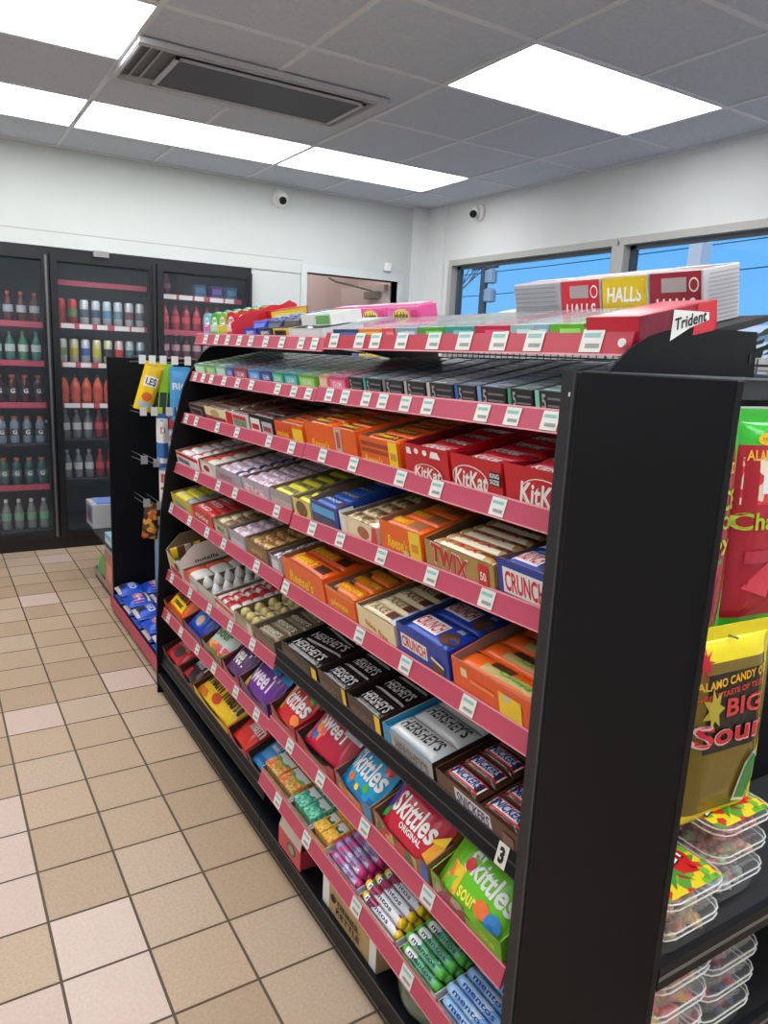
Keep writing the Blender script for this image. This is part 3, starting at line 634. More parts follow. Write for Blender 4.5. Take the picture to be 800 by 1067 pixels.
def carton(k, yf, yn, fh, depth, out, inn=BRN, bh=None, items=(), side=None, name='candy_carton', label='', dip=0.0, floor=.004, sitems=(), rise=None, v0=0, lidtop=None):
    Wd = yf - yn - .004; bh = bh or fh; t = .0022
    F = frame(k, yf - .002, Wd, rise if rise is not None else RISE.get(k, .034)) @ T(0, v0, 0)
    side = side or out; m = MB()
    # floor
    m.box(t, Wd - t, t, depth - t, 0, floor, inn)
    n = 10
    # front wall, optional dipped upper edge
    tops = [fh - dip * max(0, math.sin(math.pi * min(1, max(0, (i / n - .12) / .76)))) ** .7 if dip else fh for i in range(n + 1)]
    for i in range(n):
        x0, x1 = Wd * i / n, Wd * (i + 1) / n
        m.add([(x0, 0, 0), (x1, 0, 0), (x1, 0, tops[i + 1]), (x0, 0, tops[i]), (x0, t, 0), (x1, t, 0), (x1, t, tops[i + 1]), (x0, t, tops[i])], [(0, 1, 2, 3)], out)
        m.add([(x0, t, 0), (x1, t, 0), (x1, t, tops[i + 1]), (x0, t, tops[i]), (x0, 0, tops[i]), (x1, 0, tops[i + 1])], [(3, 2, 1, 0), (3, 4, 5, 2)], inn)
    for x0, x1, f1, f2 in ((0, t, side, inn), (Wd - t, Wd, inn, side)):
        ym = depth * .35; vs = [(x, y, z) for x in (x0, x1) for y, z in ((0, 0), (depth, 0), (depth, bh), (ym, bh), (0, fh))]
        m.add(vs, [(0, 4, 3, 2, 1)], f1); m.add(vs, [(5, 6, 7, 8, 9)], f2); m.add(vs, [(4, 9, 8, 3), (3, 8, 7, 2)], out)
    m.box(t, Wd - t, depth - t, depth, 0, bh, inn)
    o = m.obj(name); o.matrix_basis = F
    if items:
        a = MB(); art(a, items, lambda u, v, L: (u * Wd, -.0006 * L, v * fh)); a.obj('front_print', o)
    if sitems:
        a = MB(); art(a, sitems, lambda u, v, L: (Wd + .0006 * L, u * depth, v * min(fh, bh))); a.obj('side_print', o)
    if lidtop:
        lm, its = lidtop; a = MB(); a.box(0, Wd, 0, depth, fh, fh + .0015, lm); l_ = a.obj('lid', o)
        if its: a = MB(); art(a, its, lambda u, v, L: (u * Wd, v * depth, fh + .0015 + .0005 * L)); a.obj('lid_print', l_)
    tag(o, label, 'candy box' if 'gum' not in name else 'gum box')
    return o, F, Wd
def fill(F, Wd, depth, proto, L, n, z, label, group, cols=1, cat='candy bar', name='candy_bar', first=.022, jit=.0025, rot=4, lean=0, margin=.006, skip=()):
    rj = random.Random(hash(label) % 1000 if False else len(label) * 7 + n)
    pitch = (depth - 2 * margin) / n
    for c in range(cols):
        for i in range(n):
            if (c, i) in skip: continue
            x = Wd * (c + .5) / cols + rj.uniform(-jit, jit) * .5; y = margin + pitch * (i + .5)
            put(name, proto, F @ T(x, y, z + rj.uniform(0, .0015)) @ RZ(rj.uniform(-rot, rot) * .4) @ RX(lean), label, cat, group)
# colours
OR, YL, RD, KR = C(240, 100, 28), C(250, 210, 40), C(214, 30, 42), C(200, 26, 40)
BLU, NAV, GRN, TEAL = C(26, 70, 170), C(24, 38, 110), C(80, 180, 50), C(40, 150, 140)
WH, CRM, PNK, PUR = C(240, 240, 238), C(238, 222, 178), C(234, 90, 160), C(120, 50, 140)
BR, GLD, SIL, BK = C(70, 40, 26), C(190, 150, 84), C(196, 200, 206), C(26, 24, 26)
LIL, YG = C(190, 180, 200), C(190, 210, 60)
def bars(k, yf, yn, fh, depth, out, items, label, short, spec, **kw):
    """one open carton and the bars lying in it. spec: dict(n, base, bands, items, desc, cols, H)"""
    z = spec.get('z', max(.004, fh - spec.get('H', .016) - spec.get('sink', .002)))
    o, F, Wd = carton(k, yf, yn, fh, depth, out, items=items, label=label, floor=z, **kw)
    cols = spec.get('cols', 1); L = Wd / cols - .008; n = spec['n']; pw = (depth - .012) / n
    pr = bar_proto(L, min(pw * .96, spec.get('w', 1)), spec.get('H', .016), spec['base'], spec.get('bands', ()), spec.get('items', ()), crimp=spec.get('crimp', .009), pw=spec.get('pw', 3))
    fill(F, Wd, depth, pr, L, n, z + .0006, '%s in the %s' % (spec['desc'], short), '%s in the %s' % (spec.get('pl', 'bars'), short), cols=cols, cat=spec.get('cat', 'candy bar'), name=spec.get('name', 'candy_bar'), rot=spec.get('rot', 3), lean=spec.get('lean', 0), skip=spec.get('skip', ()))
    return o, F, Wd

# ================================================================ level 3 (chocolate boxes)
dbar = lambda c, tx='': dict(n=6, base=c, desc='x')
bars('L3A', 2.985, 2.79, .052, .26, C(66, 40, 36), [('rect', .15, .85, .2, .75, C(150, 130, 124)), ('rect', .2, .8, .28, .66, C(60, 36, 40))], 'dark brown box with a pale label at the far end of the third shelf', 'dark brown box at the far end', dict(n=6, base=C(52, 32, 30), desc='dark chocolate bar', items=[('text', 'DARK', .5, .5, .5, .4, C(150, 120, 100))]))
bars('L3A', 2.785, 2.555, .055, .26, CRM, [('rect', 0, 1, 0, .4, C(150, 60, 56)), ('oval', .5, .6, .22, .25, C(200, 170, 120))], 'cream box with a dull red lower band on the third shelf', 'cream box on the third shelf', dict(n=6, base=C(90, 56, 42), desc='brown chocolate bar'))
bars('L3A', 2.55, 2.33, .055, .26, C(226, 220, 214), [('rect', .0, .3, .1, .9, RD), ('rect', .35, .9, .15, .55, C(120, 160, 130)), ('rect', .35, .9, .6, .85, C(210, 60, 60))], 'white box with red and green panels on the third shelf', 'white box with red and green panels', dict(n=6, base=C(84, 46, 38), desc='maroon brown chocolate bar', bands=[(.0, .15, WH)]))
bars('L3A', 2.325, 2.12, .060, .26, BK, [('rect', .05, .45, .1, .8, WH), ('rect', .1, .4, .2, .5, RD), ('rect', .55, .95, .1, .75, SIL), ('rect', .6, .9, .25, .5, C(170, 60, 60))], 'black box with white and red panels on the third shelf', 'black box on the third shelf', dict(n=6, base=BK, desc='black wrapped chocolate bar', items=[('rect', .2, .8, .3, .6, C(130, 40, 40))]))
bars('L3A', 2.115, 1.912, .056, .26, OR, [('rect', 0, .6, .3, .9, C(222, 80, 30)), ('rect', .66, 1, 0, .8, YL), ('text', "mini", .3, .35, .4, .3, YL)], 'orange and yellow box at the joint of the third shelf', 'orange and yellow box at the joint', dict(n=5, base=C(150, 64, 30), desc='brown and orange cup pack', items=[('rect', .2, .8, .3, .7, OR)]))
RB = [('rect', .05, .72, .62, .80, BR), ('rect', .05, .72, .40, .52, BR), ('text', "Reese's", .36, .18, .42, .32, YL, .2)]
bars('L3B', 1.897, 1.60, .072, .27, OR, [('text', "Reese's", .30, .20, .36, .34, YL, .2), ('rect', .62, .74, .0, .98, C(200, 190, 180)), ('rect', .65, .71, .25, .85, C(190, 80, 60))], 'tall orange peanut butter cup box with a paper strip on the third shelf', 'tall orange box with the paper strip', dict(n=5, cols=2, base=OR, desc='orange peanut butter cup pack', items=[('rect', .15, .85, .15, .85, C(96, 50, 28)), ('text', "Reese's", .5, .5, .6, .4, YL)], pl='packs'))
bars('L3B', 1.585, 1.40, .066, .27, OR, [('rect', .04, .74, .66, .82, C(160, 66, 30)), ('rect', .04, .74, .42, .56, C(160, 66, 30)), ('text', "Reese's", .34, .18, .46, .3, YL, .2), ('rect', .76, .97, .0, 1, YL), ('rect', .8, .94, .35, .6, C(210, 150, 40))], 'orange peanut butter cup box with a yellow end band on the third shelf', 'orange box with a yellow end band', dict(n=5, cols=1, base=OR, desc='orange peanut butter cup pack', items=[('rect', .1, .9, .2, .8, C(96, 50, 28)), ('text', "Reese's", .5, .5, .5, .4, YL)], pl='packs'))
KK = [('oval', .60, .32, .36, .44, C(236, 232, 230)), ('oval', .60, .32, .345, .415, KR), ('text', 'KitKat', .60, .32, .62, .56, WH, .25)]
kks = dict(n=5, cols=1, base=C(196, 28, 40), desc='red wafer bar', items=[('rect', .04, .96, .3, .45, C(120, 20, 28)), ('text', 'KitKat', .5, .52, .55, .42, C(235, 225, 220), .25)], pl='wafer bars', H=.016, sink=.012)
bars('L3B', 1.383, 1.213, .072, .28, KR, [('oval', .3, .80, .05, .09, WH), ('oval', .5, .80, .05, .09, WH), ('poly', [(.08, .68), (.2, .68), (.17, .88), (.08, .88)], WH), ('poly', [(.62, .70), (.86, .70), (.80, .90), (.66, .90)], WH), ('oval', .55, .18, .32, .30, C(236, 232, 230)), ('oval', .55, .18, .30, .28, KR), ('text', 'KitKat', .55, .2, .6, .36, WH, .25)], 'red wafer bar box with white dots across its upper front', 'red box with white dots', kks, inn=C(120, 26, 34))
bars('L3B', 1.207, 1.045, .072, .28, KR, KK[:0] + [('oval', .38, .34, .36, .40, WH), ('oval', .38, .34, .345, .37, KR), ('text', 'KitKat', .40, .34, .68, .52, WH, .25), ('rect', .78, .99, .34, .72, C(40, 20, 24)), ('text', 'KING', .885, .62, .17, .13, WH), ('text', 'SIZE', .885, .45, .17, .13, WH)], 'red wafer bar box with a black corner panel on the third shelf', 'red box with the black corner panel', kks, inn=C(120, 26, 34), bh=.055)
bars('L3B', 1.04, .86, .075, .28, KR, [('oval', .58, .36, .34, .42, WH), ('oval', .58, .36, .325, .395, KR), ('text', 'KitKat', .56, .36, .68, .56, WH, .25)], 'red wafer bar box at the near end of the third shelf', 'red box at the near end of the third shelf', kks, inn=C(120, 26, 34), bh=.055)
# ================================================================ level 4
bars('L4A', 3.045, 2.755, .056, .27, WH, [('rect', .0, 1, .72, .95, RD), ('rect', .05, .6, .25, .6, C(170, 176, 190)), ('text', 'kinder', .35, .42, .5, .3, C(70, 70, 80))], 'white box with a red upper edge at the far end of the fourth shelf', 'far white box of the fourth shelf', dict(n=6, cols=2, base=WH, bands=[(0, .35, C(220, 80, 60))], desc='white and orange chocolate bar'))
bars('L4A', 2.745, 2.565, .058, .27, C(222, 214, 208), [('oval', .5, .5, .35, .4, WH), ('oval', .5, .55, .2, .2, C(190, 60, 60)), ('rect', .0, .1, 0, 1, RD)], 'pale box with a round red picture on the fourth shelf', 'pale box with the round red picture', dict(n=5, base=C(216, 80, 62), desc='red and white wafer bar', bands=[(.5, 1, C(225, 215, 205))]))
pinkp = blobs([(226, 200, 214), (206, 120, 150), (236, 228, 236), (200, 170, 196), (230, 214, 222)], 90)
bars('L4A', 2.555, 2.305, .054, .27, C(178, 176, 182), [('rect', .04, .75, .2, .7, C(196, 150, 170)), ('text', 'WHITE', .4, .45, .5, .3, C(120, 110, 130))], 'light grey box of white bars on the fourth shelf', 'light grey box on the fourth shelf', dict(n=6, base=pinkp, desc='white and pink nougat bar', bands=[(.7, .85, NAV)]))
bars('L4A', 2.295, 2.07, .052, .28, C(190, 180, 196), [('rect', .05, .9, .2, .65, pinkp)], 'lilac box of speckled pink bars on the fourth shelf', 'lilac box of speckled pink bars', dict(n=7, base=pinkp, desc='speckled pink and white bar'))
bfy = dict(n=6, base=C(232, 220, 50), desc='yellow crunchy peanut bar', items=[('text', 'BUTTERFINGER', .5, .5, .8, .4, C(40, 60, 130))], H=.018)
bars('L4A', 2.06, 1.905, .052, .29, C(170, 164, 160), [('rect', .0, 1, .0, .5, C(190, 186, 180))], 'grey box of yellow bars just before the joint of the fourth shelf', 'grey box of yellow bars', bfy, sitems=[('text', 'BUTTERFINGER', .45, .8, .6, .2, C(90, 40, 40))])
bars('L4B', 1.893, 1.78, .056, .27, C(224, 208, 120), [('oval', .5, .5, .34, .42, C(120, 84, 50)), ('rect', 0, 1, .0, .15, YL)], 'yellow box with a brown chocolate picture just after the joint of the fourth shelf', 'yellow box after the joint', bfy)
aj = dict(n=5, base=C(34, 84, 178), desc='blue coconut bar', items=[('text', 'ALMOND JOY', .45, .55, .6, .34, WH), ('rect', .8, .95, .2, .8, C(110, 70, 50))])
bars('L4B', 1.775, 1.618, .066, .27, C(30, 70, 158), [('rect', .05, .9, .5, .85, C(90, 170, 220)), ('rect', .05, .9, .1, .4, C(70, 64, 92))], 'tall blue box of coconut bars on the fourth shelf', 'tall blue box on the fourth shelf', aj, bh=.080, sitems=[('rect', .02, .18, .1, .95, WH), ('text', 'COCONUT', .55, .7, .3, .16, C(150, 180, 230))])
zz_ = blobs([(196, 170, 120), (150, 120, 80), (222, 206, 160), (120, 90, 70), (210, 190, 150)], 60)
bars('L4B', 1.605, 1.425, .052, .27, C(240, 222, 186), [('oval', .62, .5, .16, .3, C(176, 100, 70)), ('rect', .0, .14, 0, 1, C(236, 232, 224)), ('poly', [(.80, 0), (1, 0), (1, 1), (.9, 1)], C(220, 50, 70))], 'cream box with a nut cluster picture and a red corner on the fourth shelf', 'cream box with the red corner', dict(n=6, base=zz_, desc='tan and white nut bar', bands=[(.85, 1, WH), (.0, .1, WH)], items=[('text', 'PAYDAY', .45, .5, .5, .4, C(120, 60, 40))]))
bars('L4B', 1.413, 1.24, .072, .28, OR, [('text', "Reese's", .42, .40, .50, .42, YL, .2), ('rect', .72, .98, 0, 1, YL), ('rect', .77, .93, .35, .62, C(220, 150, 40)), ('poly', [(.55, .1), (.70, .02), (.70, .28), (.6, .3)], C(226, 190, 140))], 'orange nut bar box with a yellow end band on the fourth shelf', 'orange box on the fourth shelf', dict(n=5, base=OR, desc='orange nut bar', items=[('rect', .55, .85, .15, .8, C(170, 110, 70)), ('text', "Reese's", .32, .5, .42, .5, YL, .2)]), bh=.078, sitems=[('oval', .3, .6, .1, .25, BR), ('text', "Nut", .6, .6, .2, .3, BR)])
tw = dict(n=8, base=C(190, 150, 88), desc='gold twin cookie bar', bands=[(.0, .05, RD)], items=[('rect', .08, .95, .05, .4, C(240, 226, 200)), ('text', 'TWIX', .45, .58, .5, .55, C(206, 30, 44), .1), ('rect', .72, .95, .45, .9, C(120, 60, 36))], H=.018)
bars('L4B', 1.233, 1.005, .060, .29, C(176, 142, 82), [('text', 'TWIX', .38, .52, .56, .78, WH, .1, -.2), ('text', 'TWIX', .38, .52, .54, .70, C(206, 24, 40), .1, -.2), ('rect', .80, .93, .12, .9, RD), ('text', '50', .865, .5, .08, .3, WH)], 'gold cookie bar box with a red tab on the fourth shelf', 'gold box with the red tab', tw, bh=.070, inn=C(96, 70, 50))
cr = dict(n=4, cols=1, base=C(30, 64, 168), desc='blue crisp bar', items=[('rect', .1, .62, .15, .85, WH), ('text', 'CRUNCH', .36, .5, .46, .55, C(214, 30, 40)), ('rect', .7, .97, .1, .6, C(90, 60, 44)), ('rect', .72, .8, .6, .9, C(150, 170, 210))], H=.016)
bars('L4B', .998, .855, .074, .28, C(28, 58, 158), [('rect', .1, .93, .12, .80, WH), ('rect', .12, .91, .15, .77, C(240, 240, 242)), ('text', 'CRUNCH', .515, .46, .74, .54, C(210, 28, 40))], 'blue crisp bar box at the near end of the fourth shelf', 'blue box at the near end of the fourth shelf', cr, bh=.06)
# ================================================================ level 5
bars('L5A', 3.035, 2.775, .055, .27, C(214, 196, 64), [('rect', .08, .9, .15, .6, C(190, 190, 130)), ('text', 'Butter', .5, .4, .6, .3, C(120, 130, 160))], 'yellow tray at the far end of the fifth shelf', 'yellow tray at the far end', dict(n=5, cols=1, base=C(236, 220, 56), desc='yellow and grey bar', bands=[(.7, 1, C(140, 150, 170))], items=[('text', 'Butter', .35, .5, .4, .4, WH)]))
bars('L5A', 2.765, 2.515, .055, .28, C(206, 44, 46), [('text', 'rocky', .5, .5, .6, .5, WH), ('rect', .0, .12, 0, 1, C(230, 110, 60))], 'bright red tray on the fifth shelf', 'bright red tray on the fifth shelf', dict(n=6, base=C(200, 40, 44), desc='red and white bar', items=[('text', 'RED', .4, .5, .5, .5, WH)]))
bars('L5A', 2.505, 2.352, .058, .28, C(150, 140, 116), [('rect', .1, .9, .2, .8, C(196, 190, 170)), ('text', 'MILK', .5, .5, .5, .3, C(90, 60, 50))], 'narrow olive grey tray on the fifth shelf', 'narrow olive grey tray', dict(n=6, base=C(150, 120, 90), desc='brown and cream bar', bands=[(.3, .6, CRM)]))
bars('L5A', 2.345, 2.20, .056, .28, C(176, 168, 184), [('rect', .1, .9, .15, .5, C(206, 200, 214))], 'narrow lilac tray on the fifth shelf', 'narrow lilac tray', dict(n=6, base=pinkp, desc='lilac and pink bar'))
bars('L5A', 2.19, 2.01, .060, .28, C(120, 94, 56), [('rect', .1, .9, .3, .8, C(142, 112, 66)), ('text', 'gold', .5, .5, .5, .3, C(200, 170, 100))], 'brown tray of gold speckled bars on the fifth shelf', 'brown tray of gold bars', dict(n=7, base=blobs([(190, 140, 80), (120, 80, 50), (220, 180, 110), (150, 100, 70)], 80), desc='gold speckled bar'))
bars('L5A', 2.0, 1.91, .055, .28, C(180, 176, 186), [('rect', .0, .2, 0, 1, C(80, 70, 130)), ('rect', .25, .8, .3, .8, C(226, 230, 232))], 'narrow grey box with a purple edge at the joint of the fifth shelf', 'narrow grey box with the purple edge', dict(n=7, base=blobs([(196, 190, 206), (120, 100, 130), (226, 222, 230), (90, 60, 70)], 80), desc='silvery lilac bar'))
ro = dict(n=4, base=OR, desc='long orange bar', items=[('text', "Reese's", .34, .5, .5, .6, YL, .2), ('rect', .66, .9, .2, .7, BR), ('rect', 0, 1, .0, .06, C(190, 60, 20))], H=.018)
bars('L5B', 1.892, 1.632, .078, .27, C(240, 104, 34), [('text', "Reese's", .45, .40, .60, .46, YL, .2)], 'large orange box with long orange bars at the joint of the fifth shelf', 'large orange box at the joint', ro, bh=.078)
bars('L5B', 1.622, 1.468, .066, .27, OR, [('text', "pieces", .45, .4, .6, .36, YL, .1), ('rect', .0, 1, .88, 1, C(250, 140, 60))], 'smaller orange box in the middle of the fifth shelf', 'smaller orange box on the fifth shelf', dict(n=5, base=C(238, 120, 40), desc='orange and yellow pieces bar', items=[('text', "pieces", .5, .5, .8, .5, YL, .1), ('rect', .1, .3, .0, .2, BR)]))
bars('L5B', 1.46, 1.29, .062, .28, C(236, 220, 178), [('text', 'take five', .5, .36, .6, .26, C(214, 120, 40), .1, -.25), ('rect', .1, .9, .0, .14, C(210, 120, 50))], 'cream box with orange lettering on the fifth shelf', 'cream box with orange lettering', dict(n=6, base=C(226, 210, 170), desc='white and gold bar', bands=[(.85, 1, SIL)], items=[('text', 'TAKE', .35, .5, .5, .5, C(150, 100, 60)), ('rect', .65, .85, .2, .8, C(110, 60, 50))]))
crb = dict(n=3, base=C(32, 66, 172), desc='blue crisp bar', items=[('rect', .12, .62, .2, .75, WH), ('text', 'CRUNCH', .37, .475, .45, .42, C(214, 30, 40)), ('oval', .8, .35, .14, .25, C(96, 62, 44)), ('text', 'BIG', .8, .75, .12, .16, WH)], H=.018)
bars('L5B', 1.28, 1.088, .075, .27, C(30, 60, 164), [('rect', .08, .60, .30, .74, WH), ('text', 'CRUNCH', .34, .52, .48, .34, C(214, 30, 40)), ('poly', [(.66, .1), (.9, .04), (.92, .36), (.7, .5)], C(90, 58, 40)), ('poly', [(.68, .5), (.92, .36), (.92, .44), (.7, .58)], C(236, 226, 210))], 'dark blue crisp bar box near the camera end of the fifth shelf', 'dark blue box on the fifth shelf', crb, bh=.075, inn=C(60, 70, 110))
bars('L5B', 1.08, .842, .068, .28, C(236, 92, 34), [('rect', .12, .2, .55, .8, CRM), ('rect', .60, .86, .0, .8, YL), ('rect', .66, .74, .62, .8, C(210, 200, 190)), ('rect', .25, .55, .5, .6, C(250, 150, 90))], 'orange red box with a yellow panel at the near end of the fifth shelf', 'orange red box at the near end', dict(n=5, base=OR, desc='orange bar with brown picture', items=[('rect', .3, .9, .15, .55, C(196, 176, 110)), ('rect', .35, .6, .5, .9, C(90, 50, 36)), ('text', "Crispy", .68, .4, .4, .25, GRN)], H=.02), bh=.078, inn=C(150, 130, 118), side=C(214, 80, 50))
# ================================================================ level 6
def stand_card(k, yf, yn, h, m, its, label, cat='candy box'):
    Wd = yf - yn - .004; F = frame(k, yf - .002, Wd, .034)
    mb = MB(); mb.box(0, Wd, 0, .03, 0, h, m); mb.prism([(0, h), (Wd, h), (Wd * .85, h + .02), (Wd * .15, h + .02)], 0, .03, m)
    return mb, F, Wd
o, F, Wd = carton('L6A', 3.03, 2.83, .10, .2, C(226, 222, 216), items=[('rect', .1, .9, .1, .35, C(200, 60, 50)), ('oval', .3, .65, .16, .16, C(232, 190, 50)), ('oval', .65, .55, .16, .16, C(90, 56, 40))], label='tall white spread and stick box at the far end of the sixth shelf', bh=.15, sitems=[('text', 'nutella', .55, .82, .5, .16, BLK)], dip=.02, floor=.05)
pr = bar_proto(.09, .055, .02, C(110, 70, 50), [(.0, .3, YL), (.7, 1, C(230, 220, 210))], [('oval', .5, .5, .12, .3, YL)])
for i in range(3): put('snack_cup', pr, F @ T(.05 + .08 * (i % 2), .05 + .05 * i, .085) @ RY(-80) @ RZ(90), 'brown and yellow spread snack pack standing in the tall white box', 'snack', 'snack packs in the tall white box')
bars('L6A', 2.82, 2.66, .062, .25, C(232, 226, 222), [('rect', 0, .5, .3, 1, C(228, 80, 56)), ('rect', .5, 1, .5, .8, C(200, 200, 206))], 'white box with an orange red corner on the sixth shelf', 'white box with the orange red corner', dict(n=3, base=C(236, 232, 226), desc='white and orange chocolate bar', bands=[(0, .4, C(230, 84, 60))]))
o, F, Wd = carton('L6A', 2.65, 2.46, .056, .24, C(206, 200, 196), items=[('rect', .1, .9, .1, .5, C(190, 186, 184))], label='pale grey tray of white wrapped cones on the sixth shelf', floor=.03)
cone = MB(); cone.lathe([(.018, 0), (.022, .01), (.014, .03), (.003, .048)], WH, 10); cone = (smooth_me(cone.mesh('cone_wrap')), [])
for i in range(10): put('wrapped_candy', cone, F @ T(.045 + .1 * (i % 2), .03 + .042 * (i // 2), .031) @ RZ(i * 40), 'white wrapped cone sweet standing in the pale grey tray', 'candy', 'white cones in the pale grey tray')
bars('L6A', 2.45, 2.255, .052, .26, C(230, 224, 220), [('rect', 0, 1, .5, .8, C(214, 60, 50)), ('rect', .2, .8, .1, .4, C(226, 180, 170))], 'white tray with a red band on the sixth shelf', 'white tray with the red band', dict(n=6, base=C(236, 226, 222), desc='white and red striped bar', bands=[(.2, .35, C(214, 40, 44)), (.55, .75, C(214, 50, 48))], items=[('text', 'bueno', .45, .5, .4, .5, C(200, 30, 40))]))
o, F, Wd = carton('L6A', 2.245, 2.085, .055, .26, C(166, 152, 120), items=[('rect', .1, .9, .2, .7, C(180, 168, 140)), ('rect', .7, .95, .0, .9, C(226, 214, 200))], label='olive brown tray of round gold sweets on the sixth shelf', floor=.022)
ball = MB(); ball.lathe([(.002, 0), (.012, .003), (.018, .012), (.019, .02), (.014, .032), (.002, .038)], C(226, 206, 140, r=.25), 12); ball2 = MB(); ball2.lathe([(.020, 0), (.021, .006), (.015, .008)], C(240, 232, 210), 12)
ball = (smooth_me(ball.mesh('foil_ball')), [('paper_cup', ball2.mesh('paper_cup'))])
for i in range(15): put('wrapped_candy', ball, F @ T(.028 + .05 * (i % 3), .03 + .05 * (i // 3), .0225), 'round gold foil sweet in the olive brown tray', 'candy', 'gold sweets in the olive brown tray')
bars('L6A', 2.075, 1.91, .050, .30, C(90, 76, 62), [('rect', .05, .95, .3, .8, C(110, 96, 80))], 'grey brown tray of bronze bars just before the joint of the sixth shelf', 'grey brown tray of bronze bars', dict(n=6, base=C(132, 116, 92, r=.2), desc='bronze foil bar', items=[('text', "HERSHEY'S", .5, .5, .75, .4, C(226, 216, 196))], rot=14))
hb = lambda t, rot=3: dict(n=4, base=C(34, 28, 28, r=.2), desc='dark chocolate bar with silver lettering', items=[('text', t, .5, .52, .72, .5, C(206, 204, 204)), ('rect', .02, .98, .02, .1, C(150, 146, 140))], H=.014, rot=rot, z=.038)
bars('L6B', 1.86, 1.632, .054, .27, C(50, 42, 38), [('rect', .86, .99, .1, .9, YL), ('rect', .0, .8, .2, .8, C(58, 50, 46))], 'open dark tray of loosely lying dark bars at the joint of the sixth shelf', 'dark tray at the joint', hb("HERSHEY'S", 20), inn=C(40, 34, 30))
bars('L6B', 1.623, 1.47, .062, .28, C(70, 50, 42), [('rect', .88, 1, .1, 1.0, YL), ('text', "HERSHEY'S", .42, .4, .66, .4, C(130, 110, 96))], 'dark brown tray with a yellow corner, second of its kind on the sixth shelf', 'second dark tray on the sixth shelf', hb("HERSHEY'S"), inn=C(44, 34, 30))
bars('L6B', 1.463, 1.305, .062, .28, C(66, 46, 40), [('rect', .84, 1, .1, 1.0, YL), ('text', "HERSHEY'S", .42, .4, .66, .4, C(130, 110, 96))], 'dark brown tray with a yellow corner beside the silver bars', 'dark tray beside the silver bars', hb("HERSHEY'S"), inn=C(44, 34, 30))
bars('L6B', 1.296, 1.098, .058, .29, C(170, 172, 176), [('rect', .0, .16, .1, 1, C(50, 150, 200)), ('text', "HERSHEY'S", .58, .5, .66, .5, C(120, 118, 122))], 'silver tray with a blue corner on the sixth shelf', 'silver tray with the blue corner', dict(n=4, base=C(206, 206, 206, r=.22), bands=[(0, .06, C(40, 150, 200))], desc='silver milk cookie bar', items=[('text', "HERSHEY'S", .52, .55, .72, .5, BLK)], H=.02, pl='silver bars'), inn=C(60, 150, 190), side=DKB)
sn = dict(n=6, cols=2, base=C(84, 50, 36, r=.2), desc='brown nougat bar', items=[('rect', .1, .9, .18, .85, WH), ('rect', .1, .9, .18, .26, RD), ('rect', .1, .9, .77, .85, RD), ('text', 'SNICKERS', .5, .52, .72, .42, C(26, 40, 130), .2)], H=.018)
bars('L6B', 1.090, .835, .052, .30, C(92, 58, 42), [('poly', [(.26, .2), (.70, .2), (.68, .85), (.24, .85)], C(230, 226, 230)), ('text', 'SNICKERS', .47, .52, .40, .5, C(40, 44, 110), .2), ('rect', .82, .94, .2, .7, C(120, 90, 80))], 'brown nougat bar tray at the near end of the sixth shelf', 'brown tray at the near end of the sixth shelf', sn, inn=C(70, 44, 34), side=C(80, 50, 38))
# ================================================================ bags (levels 7 and base)
def bag_box(k, yf, yn, fh, out, items, label, short, base, its, desc, n=3, bands=(), depth=.26, lean=30, bw=.135, H=.034, dip=.03, z0=None, inn=None, rot=4, bh=None, first=.0):
    o, F, Wd = carton(k, yf, yn, fh, depth, out, inn or DKB, items=items, label=label, dip=dip, bh=bh or fh + .015)
    L = Wd - .012; pr = bar_proto(L, bw, H, base, bands, its, crimp=.012, pw=2.4)
    rj = random.Random(len(label))
    for i in range(n):
        y = .012 + first + (depth - .10) / max(1, n) * i
        put('candy_bag', pr, F @ T(Wd / 2, y, .012) @ RX(lean - 4 * i) @ T(0, bw / 2, 0.0) @ RZ(rj.uniform(-rot, rot)), '%s in the %s' % (desc, short), 'candy bag', 'bags in the %s' % short)
fruit = lambda *c: blobs(list(c), 38)
MMB = [(.5, .5)]
bag_box('L7A', 3.04, 2.77, .05, C(150, 40, 30), [('rect', 0, 1, .5, 1, C(200, 90, 40))], 'orange and brown bag box at the far end of the seventh shelf', 'far orange and brown box', C(232, 100, 30), [('rect', .2, .8, .15, .45, YL), ('text', "m&m's", .5, .6, .6, .36, BLK), ('text', "peanut", .5, .28, .4, .2, BR)], 'orange sweet bag', bands=[(0, .15, C(190, 50, 30))])
bag_box('L7A', 2.76, 2.54, .05, C(120, 40, 60), [('rect', 0, 1, .5, 1, C(70, 50, 120))], 'maroon box of blue bags on the seventh shelf', 'maroon box of blue bags', C(30, 60, 170), [('oval', .5, .5, .25, .3, C(60, 130, 220)), ('oval', .5, .4, .14, .16, C(230, 180, 150)), ('text', 'Cookie', .5, .75, .5, .2, WH)], 'bright blue sweet bag')
bag_box('L7A', 2.53, 2.32, .05, C(110, 70, 50), [('rect', 0, 1, .6, 1, C(100, 130, 60))], 'brown box of green and white bags on the seventh shelf', 'brown box of green and white bags', C(196, 206, 200), [('text', 'Sour', .5, .6, .6, .3, C(70, 140, 50)), ('rect', .0, 1, .0, .3, fruit((110, 190, 50), (240, 170, 60), (230, 80, 100)))], 'pale green sweet bag')
bag_box('L7A', 2.31, 2.15, .05, C(150, 50, 70), [('rect', 0, 1, .0, .5, C(180, 70, 90))], 'pink red box of purple bags on the seventh shelf', 'pink red box of purple bags', C(92, 50, 104), [('text', 'SweeT', .45, .5, .8, .5, WH, .1)], 'dark purple sweet bag with white lettering', bands=[(.0, .15, C(200, 60, 140))])
